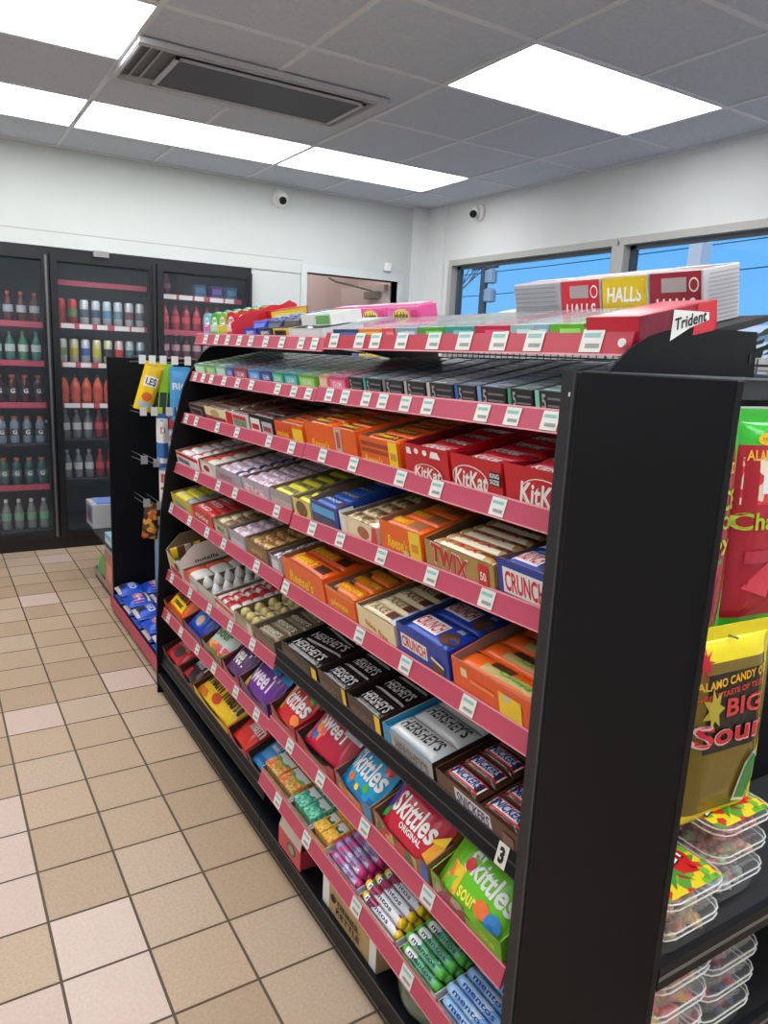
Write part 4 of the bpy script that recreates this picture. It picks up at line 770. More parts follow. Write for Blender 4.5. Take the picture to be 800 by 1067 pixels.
bag_box('L7A', 2.14, 1.91, .055, C(70, 40, 100), [('rect', .5, 1, .0, .5, C(120, 50, 130))], 'purple box at the joint of the seventh shelf', 'purple box at the joint', C(104, 40, 140), [('rect', 0, 1, .72, 1, C(50, 150, 210)), ('text', 'SweeT', .45, .48, .8, .46, C(240, 220, 240), .1), ('rect', 0, .2, .0, .3, C(240, 190, 80))], 'purple sweet bag with a blue top', lean=34)
RS = [('rect', 0, .3, .4, .8, C(240, 150, 40)), ('oval', .15, .3, .1, .14, YL), ('text', 'Skittles', .5, .55, .84, .42, WH, .15), ('oval', .85, .8, .08, .1, GRN), ('oval', .8, .2, .1, .12, C(250, 140, 60))]
bag_box('L7B', 1.885, 1.715, .055, C(170, 40, 46), [('rect', 0, 1, .0, .5, C(190, 100, 90))], 'red box of red fruit sweet bags just after the joint of the seventh shelf', 'first red box after the joint', C(206, 34, 46), RS, 'red fruit sweet bag', lean=34)
bag_box('L7B', 1.705, 1.482, .050, C(176, 34, 44), [('rect', .2, .8, .0, .5, C(170, 120, 90))], 'wider red box of darker red bags on the seventh shelf', 'wider red box', C(190, 26, 60), [('rect', 0, .4, .1, .7, blobs([(240, 90, 110), (60, 110, 190), (240, 150, 60), (210, 30, 60)], 45)), ('text', 'SweeT', .5, .6, .7, .34, WH, .1, -.1), ('rect', .7, 1, .6, 1, C(200, 200, 210))], 'crimson sweet bag', rot=10, first=.01)
BS = [('rect', .0, 1, .0, .22, C(24, 120, 180)), ('oval', .3, .25, .06, .08, OR), ('oval', .5, .18, .05, .06, YL), ('oval', .7, .28, .06, .08, GRN), ('oval', .85, .78, .07, .08, RD), ('text', 'Skittles', .5, .58, .84, .42, WH, .15)]
bag_box('L7B', 1.475, 1.295, .055, C(150, 110, 84), [('rect', .8, 1, 0, 1, C(40, 150, 210)), ('rect', .1, .7, .1, .6, fruit((220, 120, 80), (200, 180, 120), (180, 60, 60)))], 'cardboard box of bright blue fruit sweet bags on the seventh shelf', 'cardboard box of blue bags', C(36, 160, 210), BS, 'bright blue fruit sweet bag', lean=36, inn=C(110, 70, 50), n=2, depth=.24)
SR = [('poly', [(.0, .25), (.2, .5), (.15, 1), (0, 1)], C(70, 50, 160)), ('poly', [(.0, .1), (.3, .35), (.2, .5), (.0, .25)], C(60, 170, 80)), ('text', 'Skittles', .52, .55, .72, .40, WH, .15), ('text', 'ORIGINAL', .6, .28, .4, .1, WH), ('poly', [(.85, .2), (1, .1), (1, .5), (.9, .45)], C(250, 170, 40)), ('poly', [(.85, .45), (.9, .45), (1, .5), (1, .7)], YL)]
bag_box('L7B', 1.285, 1.065, .058, C(160, 110, 80), [('rect', .05, .8, .1, .7, fruit((200, 60, 60), (230, 170, 110), (60, 120, 60), (180, 140, 100))), ('poly', [(.86, 0), (1, 0), (1, .9), (.9, 1)], C(50, 110, 200))], 'cardboard box of rainbow red bags, second from the near end of the seventh shelf', 'cardboard box of rainbow red bags', C(200, 26, 56), SR, 'rainbow red fruit sweet bag', lean=38, inn=C(110, 74, 52), n=2, depth=.24, H=.04)
SG = [('rect', .05, .35, .1, .5, blobs([(240, 200, 50), (120, 200, 50), (240, 120, 60)], 50)), ('text', 'Skittles', .62, .62, .66, .34, WH, .15, -.1), ('oval', .35, .6, .06, .1, RD), ('oval', .7, .25, .1, .12, C(240, 120, 60)), ('oval', .85, .2, .08, .14, C(60, 140, 210)), ('text', 'sour', .5, .22, .25, .16, C(250, 240, 90))]
bag_box('L7B', 1.056, .835, .056, C(120, 190, 50), [('rect', .05, .5, .1, .8, fruit((150, 70, 80), (190, 170, 150), (120, 120, 70))), ('rect', .68, 1, .05, 1.0, C(110, 190, 40)), ('text', 'SOUR', .82, .5, .2, .2, YL)], 'green box of sour green bags at the near end of the seventh shelf', 'near green box', C(110, 200, 36), SG, 'bright green sour sweet bag', lean=38, inn=C(96, 64, 40), n=2, depth=.24, H=.045, rot=9)
# base deck, far half
bag_box('DA', 3.05, 2.815, .05, C(150, 30, 40), [], 'red box at the far end of the lowest shelf', 'far red box of the lowest shelf', C(200, 36, 50), [('text', 'Sweet', .5, .6, .6, .3, C(236, 170, 180)), ('oval', .5, .3, .2, .2, C(90, 60, 60))], 'red sweet bag with a dark picture', lean=16)
bag_box('DA', 2.805, 2.63, .05, C(110, 36, 36), [], 'dark red box beside the big yellow bag on the lowest shelf', 'dark red box on the lowest shelf', C(56, 30, 34), [('text', 'SweeT', .5, .6, .8, .34, C(220, 210, 210)), ('rect', 0, .4, 0, .3, C(190, 40, 50))], 'dark sweet bag with pale lettering', lean=16)
bag_box('DA', 2.62, 2.245, .05, C(230, 180, 30), [], 'wide yellow box on the lowest shelf', 'wide yellow box', C(246, 200, 24), [('text', "m&m", .28, .55, .40, .42, BLK), ('text', "m&m", .28, .57, .38, .38, C(90, 60, 36)), ('text', "m&m", .75, .52, .40, .42, BLK), ('text', "m&m", .75, .54, .38, .38, C(90, 60, 36)), ('oval', .5, .22, .1, .12, C(210, 70, 40)), ('rect', .0, .3, .05, .2, C(220, 110, 30))], 'large yellow sweet bag with brown lettering', lean=20, n=2, bw=.16, H=.04, dip=.02)
bag_box('DA', 2.235, 2.065, .05, C(220, 40, 30), [], 'bright red box beside the wide yellow box on the lowest shelf', 'bright red box on the lowest shelf', C(222, 44, 32), [('text', "m&m", .65, .6, .5, .36, WH), ('rect', .0, .4, .3, .9, C(230, 50, 36))], 'bright red sweet bag with white lettering', lean=18, n=2)
bag_box('DA', 2.055, 1.91, .05, C(70, 60, 60), [], 'dark box of pale blue mint bags at the joint of the lowest shelf', 'dark box of pale blue mint bags', C(60, 140, 200), [('rect', .1, .9, .45, .8, C(210, 226, 240)), ('text', 'mint', .5, .62, .6, .2, C(40, 90, 170)), ('rect', .0, 1, .1, .2, C(30, 90, 160))], 'blue mint bag', lean=14, n=2, bw=.15, H=.036)
# ================================================================ level 8: mint boxes and rolls
def tic(k, yf, yn, c1, c2, label, short, desc):
    o, F, Wd = carton(k, yf, yn, .022, .22, C(206, 200, 190), items=[('rect', .05, .95, .1, .9, c1)], label=label)
    m = MB(); w = Wd / 2 - .004; d_ = .066; m.box(-w / 2, w / 2, -d_ / 2, d_ / 2, 0, .03, c1, bev=.002)
    lid = MB(); lid.box(-w / 2 + .003, w / 2 - .003, d_ / 2 - .018, d_ / 2 - .002, .03, .0315, WH); pm = MB()
    lb_ = MB(); art(lb_, [('rect', .15, .85, .55, .9, c2), ('oval', .5, .72, .2, .1, WH)], lambda u, v, L: ((u - .5) * w, (v - .5) * d_, .03 + .0006 * L))
    pr = (m.mesh('mint_case'), [('flip_lid', lid.mesh('flip_lid')), ('label', lb_.mesh('label'))])
    for c in range(2):
        for i in range(3): put('mint_box', pr, F @ T(Wd * (c + .5) / 2, .012 + d_ / 2 + i * (d_ + .003), .005), '%s in the %s' % (desc, short), 'mint box', 'mint boxes in the %s' % short)
P1 = blobs([(236, 130, 60), (150, 190, 90), (240, 190, 120), (220, 90, 70)], 160); P2 = blobs([(70, 176, 140), (120, 210, 176), (60, 150, 120), (150, 220, 190)], 160); P3 = blobs([(246, 180, 50), (250, 200, 90), (240, 160, 40), (250, 214, 120)], 160)
tic('L8B', 1.895, 1.70, P1, C(120, 170, 90), 'low tray of orange and green mint boxes on the lowest pink shelf', 'tray of orange and green mints', 'little box of orange and green mints')
tic('L8B', 1.695, 1.57, P2, C(60, 150, 130), 'low tray of teal mint boxes on the lowest pink shelf', 'tray of teal mints', 'little box of teal mints')
tic('L8B', 1.565, 1.47, P3, C(70, 110, 90), 'low tray of amber mint boxes on the lowest pink shelf', 'tray of amber mints', 'little box of amber mints')
def rolls(k, yf, yn, base, endm, items, label, short, desc, n=8):
    o, F, Wd = carton(k, yf, yn, .020, .24, C(200, 200, 204), items=[('rect', 0, 1, .2, .9, base)], label=label)
    pr = roll_proto(Wd - .010, .0115, base, endm, items)
    for i in range(n): put('candy_roll', pr, F @ T(Wd / 2, .016 + i * .026, .0045 + (i % 2) * .004), '%s in the %s' % (desc, short), 'candy roll', 'rolls in the %s' % short)
    for i in range(n - 3): put('candy_roll', pr, F @ T(Wd / 2, .029 + i * .026, .031), '%s in the %s' % (desc, short), 'candy roll', 'rolls in the %s' % short)
pr_ = blobs([(150, 130, 190), (220, 210, 230), (230, 90, 150), (170, 150, 200), (240, 150, 90)], 50, bump=0)
rolls('L8B', 1.462, 1.310, pr_, C(206, 50, 130), [('text', 'mentos', .5, .42, .6, .26, C(90, 70, 150))], 'tray of purple fruit rolls on the lowest pink shelf', 'tray of purple fruit rolls', 'purple and pink sweet roll')
rolls('L8B', 1.303, 1.135, blobs([(236, 236, 240), (230, 232, 238), (190, 60, 90), (240, 240, 242), (90, 150, 70), (160, 150, 200)], 40, bump=0), YL, [('text', 'mentos', .42, .45, .6, .30, C(24, 30, 100))], 'tray of white mixed fruit rolls with yellow ends on the lowest pink shelf', 'tray of white mixed fruit rolls', 'white fruit sweet roll with yellow ends')
rolls('L8B', 1.128, .986, blobs([(90, 170, 120), (110, 190, 140), (236, 238, 232), (80, 150, 100), (240, 150, 110)], 40, bump=0), C(90, 190, 70), [('text', 'mentos', .5, .45, .66, .30, C(20, 40, 90))], 'tray of green fruit rolls on the lowest pink shelf', 'tray of green fruit rolls', 'green and white sweet roll')
rolls('L8B', .980, .830, blobs([(120, 170, 230), (160, 200, 240), (190, 214, 240), (90, 140, 220)], 30, bump=0), C(150, 190, 236), [('text', 'mentos', .5, .45, .7, .32, C(24, 40, 120))], 'tray of pale blue mint rolls at the near end of the lowest pink shelf', 'tray of pale blue mint rolls', 'pale blue mint roll')
# things stored under the lowest shelf
b = MB(); b.prism([(0, 0), (.20, 0), (.16, .085), (.0, .085)], 0, .004, C(214, 60, 80), axis='x'); b = MB()
b.box(0, .004, -.17, 0, 0, .075, C(206, 66, 82)); b.add([(0, -.17, .075), (0, 0, .075), (.02, -.01, .15), (.02, -.16, .15)], [(0, 1, 2, 3)], C(196, 190, 176)); b.box(.004, .20, -.165, -.005, 0, .07, C(180, 60, 70))
q = b.obj('candy_carton'); q.location = (.79, 1.76, .097); q.scale = (.8, .85, .8); tag(q, 'red pink carton with a grey flap lying under the lowest pink shelf', 'box')
a = MB(); art(a, [('oval', .6, .55, .2, .3, C(70, 90, 60)), ('oval', .6, .55, .13, .2, C(150, 160, 140))], lambda u, v, L: (-.0006 * L, -.17 * u, v * .075)); a.obj('front_print', q)
b = MB(); b.box(0, .22, -.27, 0, 0, .085, mat((190, 158, 112), .7, noise=.1, scale=30)); b.box(-.001, .0, -.27, -.24, 0, .085, WH); b.box(-.0012, 0, -.035, 0, 0, .085, WH)
q = b.obj('cardboard_box'); q.location = (.803, 1.50, .0855); tag(q, 'brown cardboard box with black print under the lowest pink shelf', 'box')
a = MB(); art(a, [('text', 'DINNER', .5, .62, .4, .2, BLK), ('text', 'KETTLE', .5, .36, .44, .2, BLK), ('oval', .22, .62, .05, .12, BLK)], lambda u, v, L: (-.0014 * 1 - .0006 * L, -.27 * u, v * .085)); a.obj('front_print', q)
mb, hf = pillow(.19, .11, .08, clear((190, 205, 180), .35, .1), crimp=.012)
q = mb.obj('plastic_bag', None, True); q.matrix_basis = T(.83, 1.10, .0855) @ RZ(-90) @ RX(80) @ T(0, .055, -.04); tag(q, 'crumpled clear plastic bag under the lowest pink shelf near the bottom', 'bag')
mb, hf = pillow(.12, .07, .05, C(110, 130, 80)); mb.obj('contents', q, True).location = (0, 0, .012)

# ================================================================ level 2: gum trays
gy_ = [3.028, 2.893, 2.767, 2.66, 2.58, 2.439, 2.326, 2.23, 2.139, 2.034, 1.912, 1.84, 1.735, 1.648, 1.554, 1.459, 1.368, 1.264, 1.189, 1.097, 1.022, 0.93, .84]
gc = [((150, 200, 150), 'mint green'), ((110, 180, 90), 'leaf green'), ((150, 200, 180), 'pale aqua'), ((60, 90, 170), 'royal blue'), ((140, 50, 70), 'dark red'), ((60, 130, 200), 'sky blue'), ((40, 60, 130), 'navy'), ((60, 160, 130), 'sea green'), ((40, 150, 150), 'teal'), ((110, 180, 60), 'bright green'), ((230, 160, 130), 'peach and yellow'), ((220, 70, 120), 'hot pink'),
      ((40, 42, 48), 'black with a red stripe'), ((40, 42, 48), 'black with a teal stripe'), ((40, 42, 48), 'black with a grey stripe'), ((40, 42, 48), 'black with a silver stripe'), ((40, 42, 48), 'black with a pale stripe'), ((40, 42, 48), 'black with a blue stripe'), ((40, 42, 48), 'black with a light blue stripe'), ((40, 42, 48), 'black with a green stripe'), ((40, 42, 48), 'black with a mint stripe'), ((40, 42, 48), 'black with a white stripe')]
ac = [(190, 50, 60), (60, 170, 160), (130, 130, 134), (180, 180, 186), (200, 200, 196), (60, 110, 200), (120, 170, 220), (60, 170, 130), (130, 210, 180), (220, 220, 220)]
for i, (c, nm) in enumerate(gc):
    k = 'L2A' if gy_[i + 1] > 1.9 else 'L2B'
    yf, yn = gy_[i] - .002, gy_[i + 1] + .001
    if i == 9: yn = 1.915
    if i == 10: yf = 1.896
    blk = i >= 12; m1 = mat(c, .3)
    its = [('rect', .08, .92, .15, .85, mat(tuple(min(255, v + 50) for v in c), .3)), ('text', 'GUM', .5, .5, .5, .4, WH)] if not blk else [('rect', .0, .13, 0, 1, mat(ac[i - 12], .3)), ('text', '5', .27, .5, .12, .7, C(170, 172, 176)), ('rect', .4, .95, .62, .72, C(120, 122, 126)), ('rect', .4, .95, .3, .4, C(120, 122, 126))]
    o, F, Wd = carton(k, yf, yn, .040 if blk else .036, .30, m1, mat((90, 92, 96), .5), items=its, name='gum_carton', label='%s gum tray on the second shelf%s' % (nm, ', counting toward the near end' if False else ''), floor=.012)
    w = Wd - .006; g = MB(); base = mat((150, 154, 162) if blk else tuple(int(v * .45 + 90) for v in c), .22)
    g.box(-w / 2, w / 2, -.0141, .0141, 0, .026, base, bev=.001)
    a = MB(); art(a, [('rect', .08, .55, .25, .5, mat(ac[i - 12] if blk else c, .3)), ('rect', .6, .94, .3, .8, mat((150, 150, 156) if not blk else (140, 144, 150), .25))], lambda u, v, L: ((u - .5) * w, (v - .5) * .027, .026 + .0005 * L))
    pr = (g.mesh('gum_pack'), [('pack_print', a.mesh('pack_print'))])
    for j in range(10):
        put('gum_pack', pr, F @ T(Wd / 2, .019 + j * .0287, .0125), 'gum pack lying in the %s gum tray' % nm, 'gum pack', 'packs in the %s tray' % nm)
# ================================================================ top shelf
def film(o, Wd, d, z):
    MB().box(.001, Wd - .001, .001, d - .001, z, z + .0006, clear((240, 244, 246), .07, .06)).obj('film_wrap', o)
ty = [1.855, 1.715, 1.598, 1.538, 1.44, 1.337, 1.232, 1.125, 1.06, 1.018, .932]
tcl = [((40, 60, 120), 'navy'), ((240, 140, 50), 'orange'), ((226, 80, 90), 'coral red'), ((150, 170, 190), 'grey blue'), ((80, 170, 70), 'grass green'), ((70, 160, 160), 'teal'), ((200, 40, 80), 'crimson'), ((160, 200, 200), 'pale teal'), ((150, 190, 216), 'light blue'), ((110, 190, 60), 'lime green')]
for i, (c, nm) in enumerate(tcl):
    Wd_ = ty[i] - ty[i + 1]
    o, F, Wd = carton('L1B', ty[i], ty[i + 1], .040, .215, mat(c, .3), mat((225, 228, 230), .4), items=[('rect', .3, .9, .3, .8, mat(tuple(min(255, v + 60) for v in c), .3))], name='gum_carton', label='low %s gum tray under clear film on the top shelf' % nm, floor=.016)
    film(o, Wd, .215, .0405)
    w = .019; g = MB(); g.box(-w / 2, w / 2, -.049, .049, 0, .021, mat((214, 220, 222) if i % 3 else tuple(int(v * .5 + 110) for v in c), .25), bev=.0015)
    a = MB(); art(a, [('rect', .1, .9, .1, .55, mat(c, .3)), ('text', 'gum', .5, .75, .7, .1, WH if i % 3 == 0 else mat(c, .3))], lambda u, v, L: ((u - .5) * w, (v - .5) * .098, .021 + .0004 * L))
    pr = (g.mesh('gum_pack'), [('pack_print', a.mesh('pack_print'))]); n = max(2, int((Wd - .006) / .0205))
    for j in range(n):
        for r in range(2): put('gum_pack', pr, F @ T(.003 + (Wd - .006) * (j + .5) / n, .054 + r * .105, .0166), 'gum pack under film in the low %s tray' % nm, 'gum pack', 'packs in the low %s tray' % nm)
# red gum carton at the near end
o, F, Wd = carton('L1B', .930, .815, .048, .19, C(168, 26, 48), C(120, 20, 36), items=[('rect', .0, 1, .55, 1, C(206, 40, 60)), ('text', 'Trident', .5, .3, .6, .3, WH)], name='gum_carton', label='dark red gum carton with a white arrow at the near end of the top shelf', lidtop=(C(200, 80, 96), [('rect', .1, .9, .05, .95, C(220, 120, 130))]),
    sitems=[('poly', [(.0, 0), (.3, 0), (.5, 1), (.0, 1)], C(120, 20, 50)), ('poly', [(.66, 0), (.95, 0), (1, 1), (.74, 1)], C(214, 44, 60)), ('poly', [(.36, .0), (.42, 1.0), (.88, .66), (.88, .40), (.62, .28)], WH), ('text', 'Trident', .635, .54, .42, .40, BLK, .15, .08)])
# cough drop cartons, standing on the gum trays
HY_ = [1.372, 1.222, 1.108, .990, .872]
hc = [((176, 176, 180), None), ((206, 40, 56), 'HALLS'), ((226, 190, 30), 'HALLS'), ((150, 30, 52), 'HALLS')]
hn = ['grey striped cough drop carton behind the red one on the top shelf', 'bright red cough drop carton behind the gum trays', 'yellow cough drop carton behind the gum trays', 'dark red cough drop carton at the near end of the top shelf']
strp = mat((170, 170, 176), .35)
for i in range(4):
    yf, yn = HY_[i], HY_[i + 1]; Wd = yf - yn - .003; dp = .105; hh = .098
    F = Matrix.Translation((1.196, yf, lvz('L1B', yf) + .014 + .228 * math.tan(TL))) @ RZ(-90) @ Matrix.Rotation(TL, 4, 'X')
    m = MB(); m.box(0, Wd, 0, dp, 0, hh, mat((196, 196, 200), .3), bev=.002); o = m.obj('cough_drop_carton'); o.matrix_basis = F
    cm = mat(hc[i][0], .3); a = MB(); its = [('rect', .02, .98, .02, .98, cm)]
    if hc[i][1]: its += [('text', 'HALLS', 
.5, .36 if i != 2 else .64, .76, .30, WH, .15), ('rect', .25, .72, .62, .88, mat((170, 160, 160), .4)) if i != 2 else ('rect', .2, .8, .12, .2, C(240, 220, 90)), ('oval', .86, .74, .09, .13, WH) if i != 2 else ('oval', .9, .9, .01, .01, WH), ('oval', .86, .74, .07, .10, cm)]
    else:
        for r in range(9): its.append(('rect', .05, .95, .08 + r * .1, .11 + r * .1, mat((140, 140, 148), .4)))
    art(a, its, lambda u, v, L: (u * Wd, -.0005 * L, v * hh)); a.obj('front_print', o)
    a = MB(); its = [('rect', .02, .98, .02, .98, mat((200, 200, 204), .3))]; rr = random.Random(i)
    for r in range(12):
        its.append(('rect', .05 + rr.uniform(0, .06), .9 + rr.uniform(0, .06), .06 + r * .075, .085 + r * .075, mat((152, 150, 158), .4)))
    art(a, its, lambda u, v, L: (Wd + .0005 * L, u * dp, v * hh)); a.obj('side_print', o)
    a = MB(); art(a, [('rect', .0, 1, .05, .35, mat((214, 150, 156), .3)), ('rect', .0, 1, .5, .8, mat((226, 226, 226), .3))], lambda u, v, L: (u * Wd, v * dp, hh + .0005 * L)); a.obj('top_print', o)
    tag(o, hn[i], 'cough drop box')
# pink cartons at the back of the top shelf
for i in range(3):
    yf = 2.31 - i * .178; F = Matrix.Translation((1.2, yf, lvz('L1A', 2.2) + .031 + .245 * math.tan(TL) + .004)) @ RZ(-90) @ Matrix.Rotation(TL, 4, 'X')
    m = MB(); m.box(0, .174, 0, .06, 0, .05, C(236, 90, 160), bev=.002); m.box(.01, .164, .004, .056, .05, .056, C(240, 150, 190)); o = m.obj('bubble_gum_carton'); o.matrix_basis = F
    a = MB(); art(a, [('rect', .02, .98, .04, .96, C(238, 110, 176)), ('oval', .45, .5, .25, .38, C(244, 220, 110)), ('text', 'Hubba', .45, .5, .42, .4, C(90, 40, 30), .1), ('rect', .75, .95, .2, .8, C(226, 60, 130))], lambda u, v, L: (u * .174, -.0005 * L, v * .05)); a.obj('front_print', o)
    tag(o, '%s of the three pink bubble gum cartons at the back of the top shelf' % ('farthest', 'middle', 'nearest')[i], 'gum box')
for i, (yf, w, c, nm) in enumerate(((1.53, .085, (170, 130, 84), 'small brown carton behind the gum trays on the top shelf'), (1.44, .088, (236, 236, 232), 'small white carton between the brown carton and the cough drops'))):
    F = Matrix.Translation((1.2, yf, lvz('L1B', yf) + .013 + .245 * math.tan(TL) + .002)) @ RZ(-90) @ Matrix.Rotation(TL, 4, 'X')
    m = MB(); m.box(0, w, 0, .06, 0, .026 if i == 0 else .036, mat(c, .5), bev=.002); o = m.obj('small_carton'); o.matrix_basis = F
    a = MB(); art(a, [('rect', .1, .9, .5, .8, mat((90, 66, 50) if i == 0 else (60, 60, 64))), ('rect', .2, .4, .1, .3, mat((60, 60, 64)))] if i == 0 else [('rect', .15, .3, .3, .8, BLK), ('rect', .65, .8, .2, .7, BLK)], lambda u, v, L: (u * w, -.0005 * L, v * .026)); a.obj('front_print', o); tag(o, nm, 'box')
# far half of the top shelf: pouches, cartons
def F1(yf, v=0): return Matrix.Translation((LV['L1A'][0] + .015, yf, 1.501 + .032)) @ RZ(-90) @ Matrix.Rotation(TL, 4, 'X') @ T(0, v, 0)
pc = [((120, 190, 225), (220, 130, 180), 'blue and pink'), ((90, 190, 70), (200, 230, 190), 'green and white'), ((150, 200, 80), (230, 210, 60), 'green and yellow'), ((220, 50, 60), (240, 210, 200), 'red and white')]
py = [3.02, 2.93, 2.84, 2.75, 2.655]
for i, (c1, c2, nm) in enumerate(pc):
    w = py[i] - py[i + 1] - .006
    m = MB(); n = 6; ht = .088
    # upright gum pouch with rounded scalloped top, gusseted base
    pts = [(0, 0), (w, 0), (w, ht * .8), (w * .85, ht * .96), (w * .5, ht), (w * .15, ht * .96), (0, ht * .8)]
    m.prism(pts, 0, .014, mat(c1, .25)); m.prism([(0, 0), (w, 0), (w, ht * .5), (0, ht * .5)], -.004, .0, mat(c2, .25))
    a = MB(); art(a, [('oval', .5, .62, .35, .2, WH), ('text', 'gum', .5, .62, .5, .2, mat(c1, .3)), ('rect', .1, .9, .08, .2, mat(c1, .3))], lambda u, v, L: (u * w, -.0042 - .0005 * L if v < .5 else -.0005 * L, v * ht))
    pr = (m.mesh('gum_pouch'), [('pouch_print', a.mesh('pouch_print'))])
    for j in range(6): put('gum_pouch', pr, F1(py[i]) @ T(.002, .016 + j * .042, 0) @ RX(-8), '%s gum pouch in a row on the far top shelf' % nm, 'gum pouch', '%s gum pouches' % nm)
m = MB(); m.prism([(0, 0), (.30, 0), (.30, .10), (.27, .12), (.23, .105), (.18, .112), (.13, .095), (.06, .09), (0, .06)], 0, .003, C(214, 44, 60), axis='x'); m.box(0, .09, .16, .30, 0, .088, C(206, 36, 52)); q = m.obj('gum_carton'); q.matrix_basis = F1(2.650) @ Matrix.Diagonal((1, .9, .82, 1)); tag(q, 'red display carton with a wavy top edge at the far end of the top shelf', 'gum box')
m = MB(); m.box(0, .003, 0, .14, 0, .07, YL); m.box(-.0006, .0036, .012, .128, .012, .058, C(230, 226, 150)); m.box(.003, .02, .0, .14, 0, .02, YL); q = m.obj('yellow_sign_card'); q.matrix_basis = F1(2.551, .12); tag(q, 'yellow framed card standing before the red wavy carton', 'card')
for (yf, yn, c, c2, nm, n) in ((2.535, 2.41, (40, 60, 190), (90, 120, 230), 'royal blue', 9), (2.405, 2.28, (36, 42, 84), (90, 96, 130), 'dark navy', 9), (2.275, 2.16, (240, 196, 50), (60, 56, 60), 'yellow', 8), (2.155, 1.915, (214, 222, 224), (236, 240, 240), 'clear white', 8)):
    o, F, Wd = carton('L1A', yf, yn, .032, .32, mat(c, .3), mat((90, 90, 96)), items=[('rect', .1, .9, .2, .8, mat(c2, .3)), ('text', 'gum', .5, .5, .5, .4, WH if nm != 'yellow' else BLK)], name='gum_carton', label='%s gum carton on the far half of the top shelf' % nm, floor=.006, side=mat(c, .3))
    w = Wd - .006; g = MB(); g.box(-w / 2, w / 2, 0, .010, 0, .05, mat(c if nm != 'yellow' else (70, 66, 72), .25), bev=.001)
    a = MB(); art(a, [('rect', .1, .9, .3, .8, mat(c2, .3))], lambda u, v, L: ((u - .5) * w, -.0004 * L, v * .05)); pr = (g.mesh('gum_pack'), [('pack_print', a.mesh('pack_print'))])
    for j in range(n): put('gum_pack', pr, F @ T(Wd / 2, .022 + j * .034, .0065) @ RX(-62 if nm == 'clear white' else -28), 'gum pack tilted back in the %s gum carton' % nm, 'gum pack', 'packs in the %s carton' % nm)
o, F, Wd = carton('L1A', 2.13, 1.93, .03, .1, WH, WH, items=[('rect', .5, .95, .1, .9, C(120, 190, 110))], name='gum_carton', label='white and green carton lying on the clear white gum carton', rise=.032 + .036, v0=.03, lidtop=(C(236, 238, 238), [('rect', .3, .9, .1, .8, C(130, 200, 120)), ('text', 'mint', .3, .5, .3, .3, TEAL)]))

# ================================================================ things on the peg hooks and low shelf
def hang(z, x, w, h, m, its, label, bands=(), swing=0, n=1, y=3.96):
    mb, hf = pillow(w, h, .02, m, bands, crimp=.006, nx=10, ny=16)
    me = smooth_me(mb.mesh('pouch')); a = MB(); art(a, its, fmap_top(w, h, hf)); am = a.mesh('pouch_print')
    hd = MB(); hd.box(-w / 2, w / 2, h / 2 - .004, h / 2 + .02, .006, .008, m); hm = hd.mesh('header_card')
    for i in range(n):
        o = inst('snack_pouch', me); inst('pouch_print', am, o); inst('header_card', hm, o)
        o.matrix_basis = T(x, y + i * .035, z + .012) @ RZ(-12) @ RY(swing) @ RX(90) @ T(0, -h / 2 - .02, -.01)
        tag(o, label, 'snack pouch', label)
hang(1.385, 1.035, .085, .235, C(240, 200, 30), [('rect', .1, .9, .55, .78, WH), ('text', 'LES', .5, .665, .6, .16, C(60, 60, 90)), ('oval', .5, .32, .3, .1, C(220, 100, 50)), ('rect', .1, .9, .1, .2, C(170, 190, 210))], 'yellow snack pouch on the top row of hooks', swing=16, n=2)
hang(1.385, 1.085, .08, .26, C(150, 204, 40), [('rect', .0, 1, .0, .5, C(50, 70, 66)), ('rect', .1, .5, .05, .2, C(190, 220, 80))], 'lime green snack pouch beside the blue lighter card', n=2, y=3.975, swing=4)
hang(1.37, 1.155, .105, .27, C(84, 166, 226), [('text', 'BIC', .5, .70, .75, .14, WH), ('rect', .2, .8, .12, .3, C(50, 70, 110)), ('text', 'flex', .5, .2, .4, .1, WH), ('poly', [(.55, .55), (.62, .55), (.8, .35), (.74, .34)], WH)], 'light blue lighter card hanging beside the far shelf end', n=2, y=3.95)
hang(1.125, 1.065, .05, .27, C(60, 110, 180), [('rect', .0, 1, .5, .98, WH), ('text', 'D', .5, .75, .5, .14, C(200, 50, 80)), ('rect', .1, .9, .1, .2, WH)], 'blue and white pouch, left one on the second hook row', n=2)
hang(1.125, 1.128, .085, .28, C(140, 180, 210), [('rect', .05, .95, .45, .75, WH), ('text', 'ON', .5, .6, .7, .16, C(200, 40, 80)), ('rect', 0, 1, .78, 1, C(190, 50, 80))], 'white and crimson pouch, right one on the second hook row', n=2)
hang(.862, 1.085, .085, .19, C(236, 226, 220), [('rect', .1, .9, .55, .8, C(200, 60, 90)), ('rect', .1, .9, .35, .42, C(150, 60, 80)), ('rect', .3, .9, .02, .2, C(220, 160, 80)), ('rect', 0, 1, .9, 1, C(110, 150, 200))], 'white snack pouch with a crimson label on the third hook row', n=1)
hang(.64, 1.01, .075, .17, blobs([(90, 56, 30), (220, 160, 60), (60, 34, 24), (200, 90, 40)], 40), [], 'brown and amber snack pouch on the fourth hook row', n=2, swing=6)
hang(.64, 1.075, .06, .17, blobs([(60, 50, 40), (190, 160, 120), (40, 30, 26), (150, 100, 60)], 40), [], 'dark and tan snack pouch on the fourth hook row', n=2)
hang(.54, 1.04, .055, .36, C(110, 140, 170), [('rect', .2, .8, .2, .8, C(150, 170, 190)), ('rect', .3, .6, .1, .9, C(90, 120, 110))], 'long grey blue pouch hanging low beside the far shelf end', n=1)
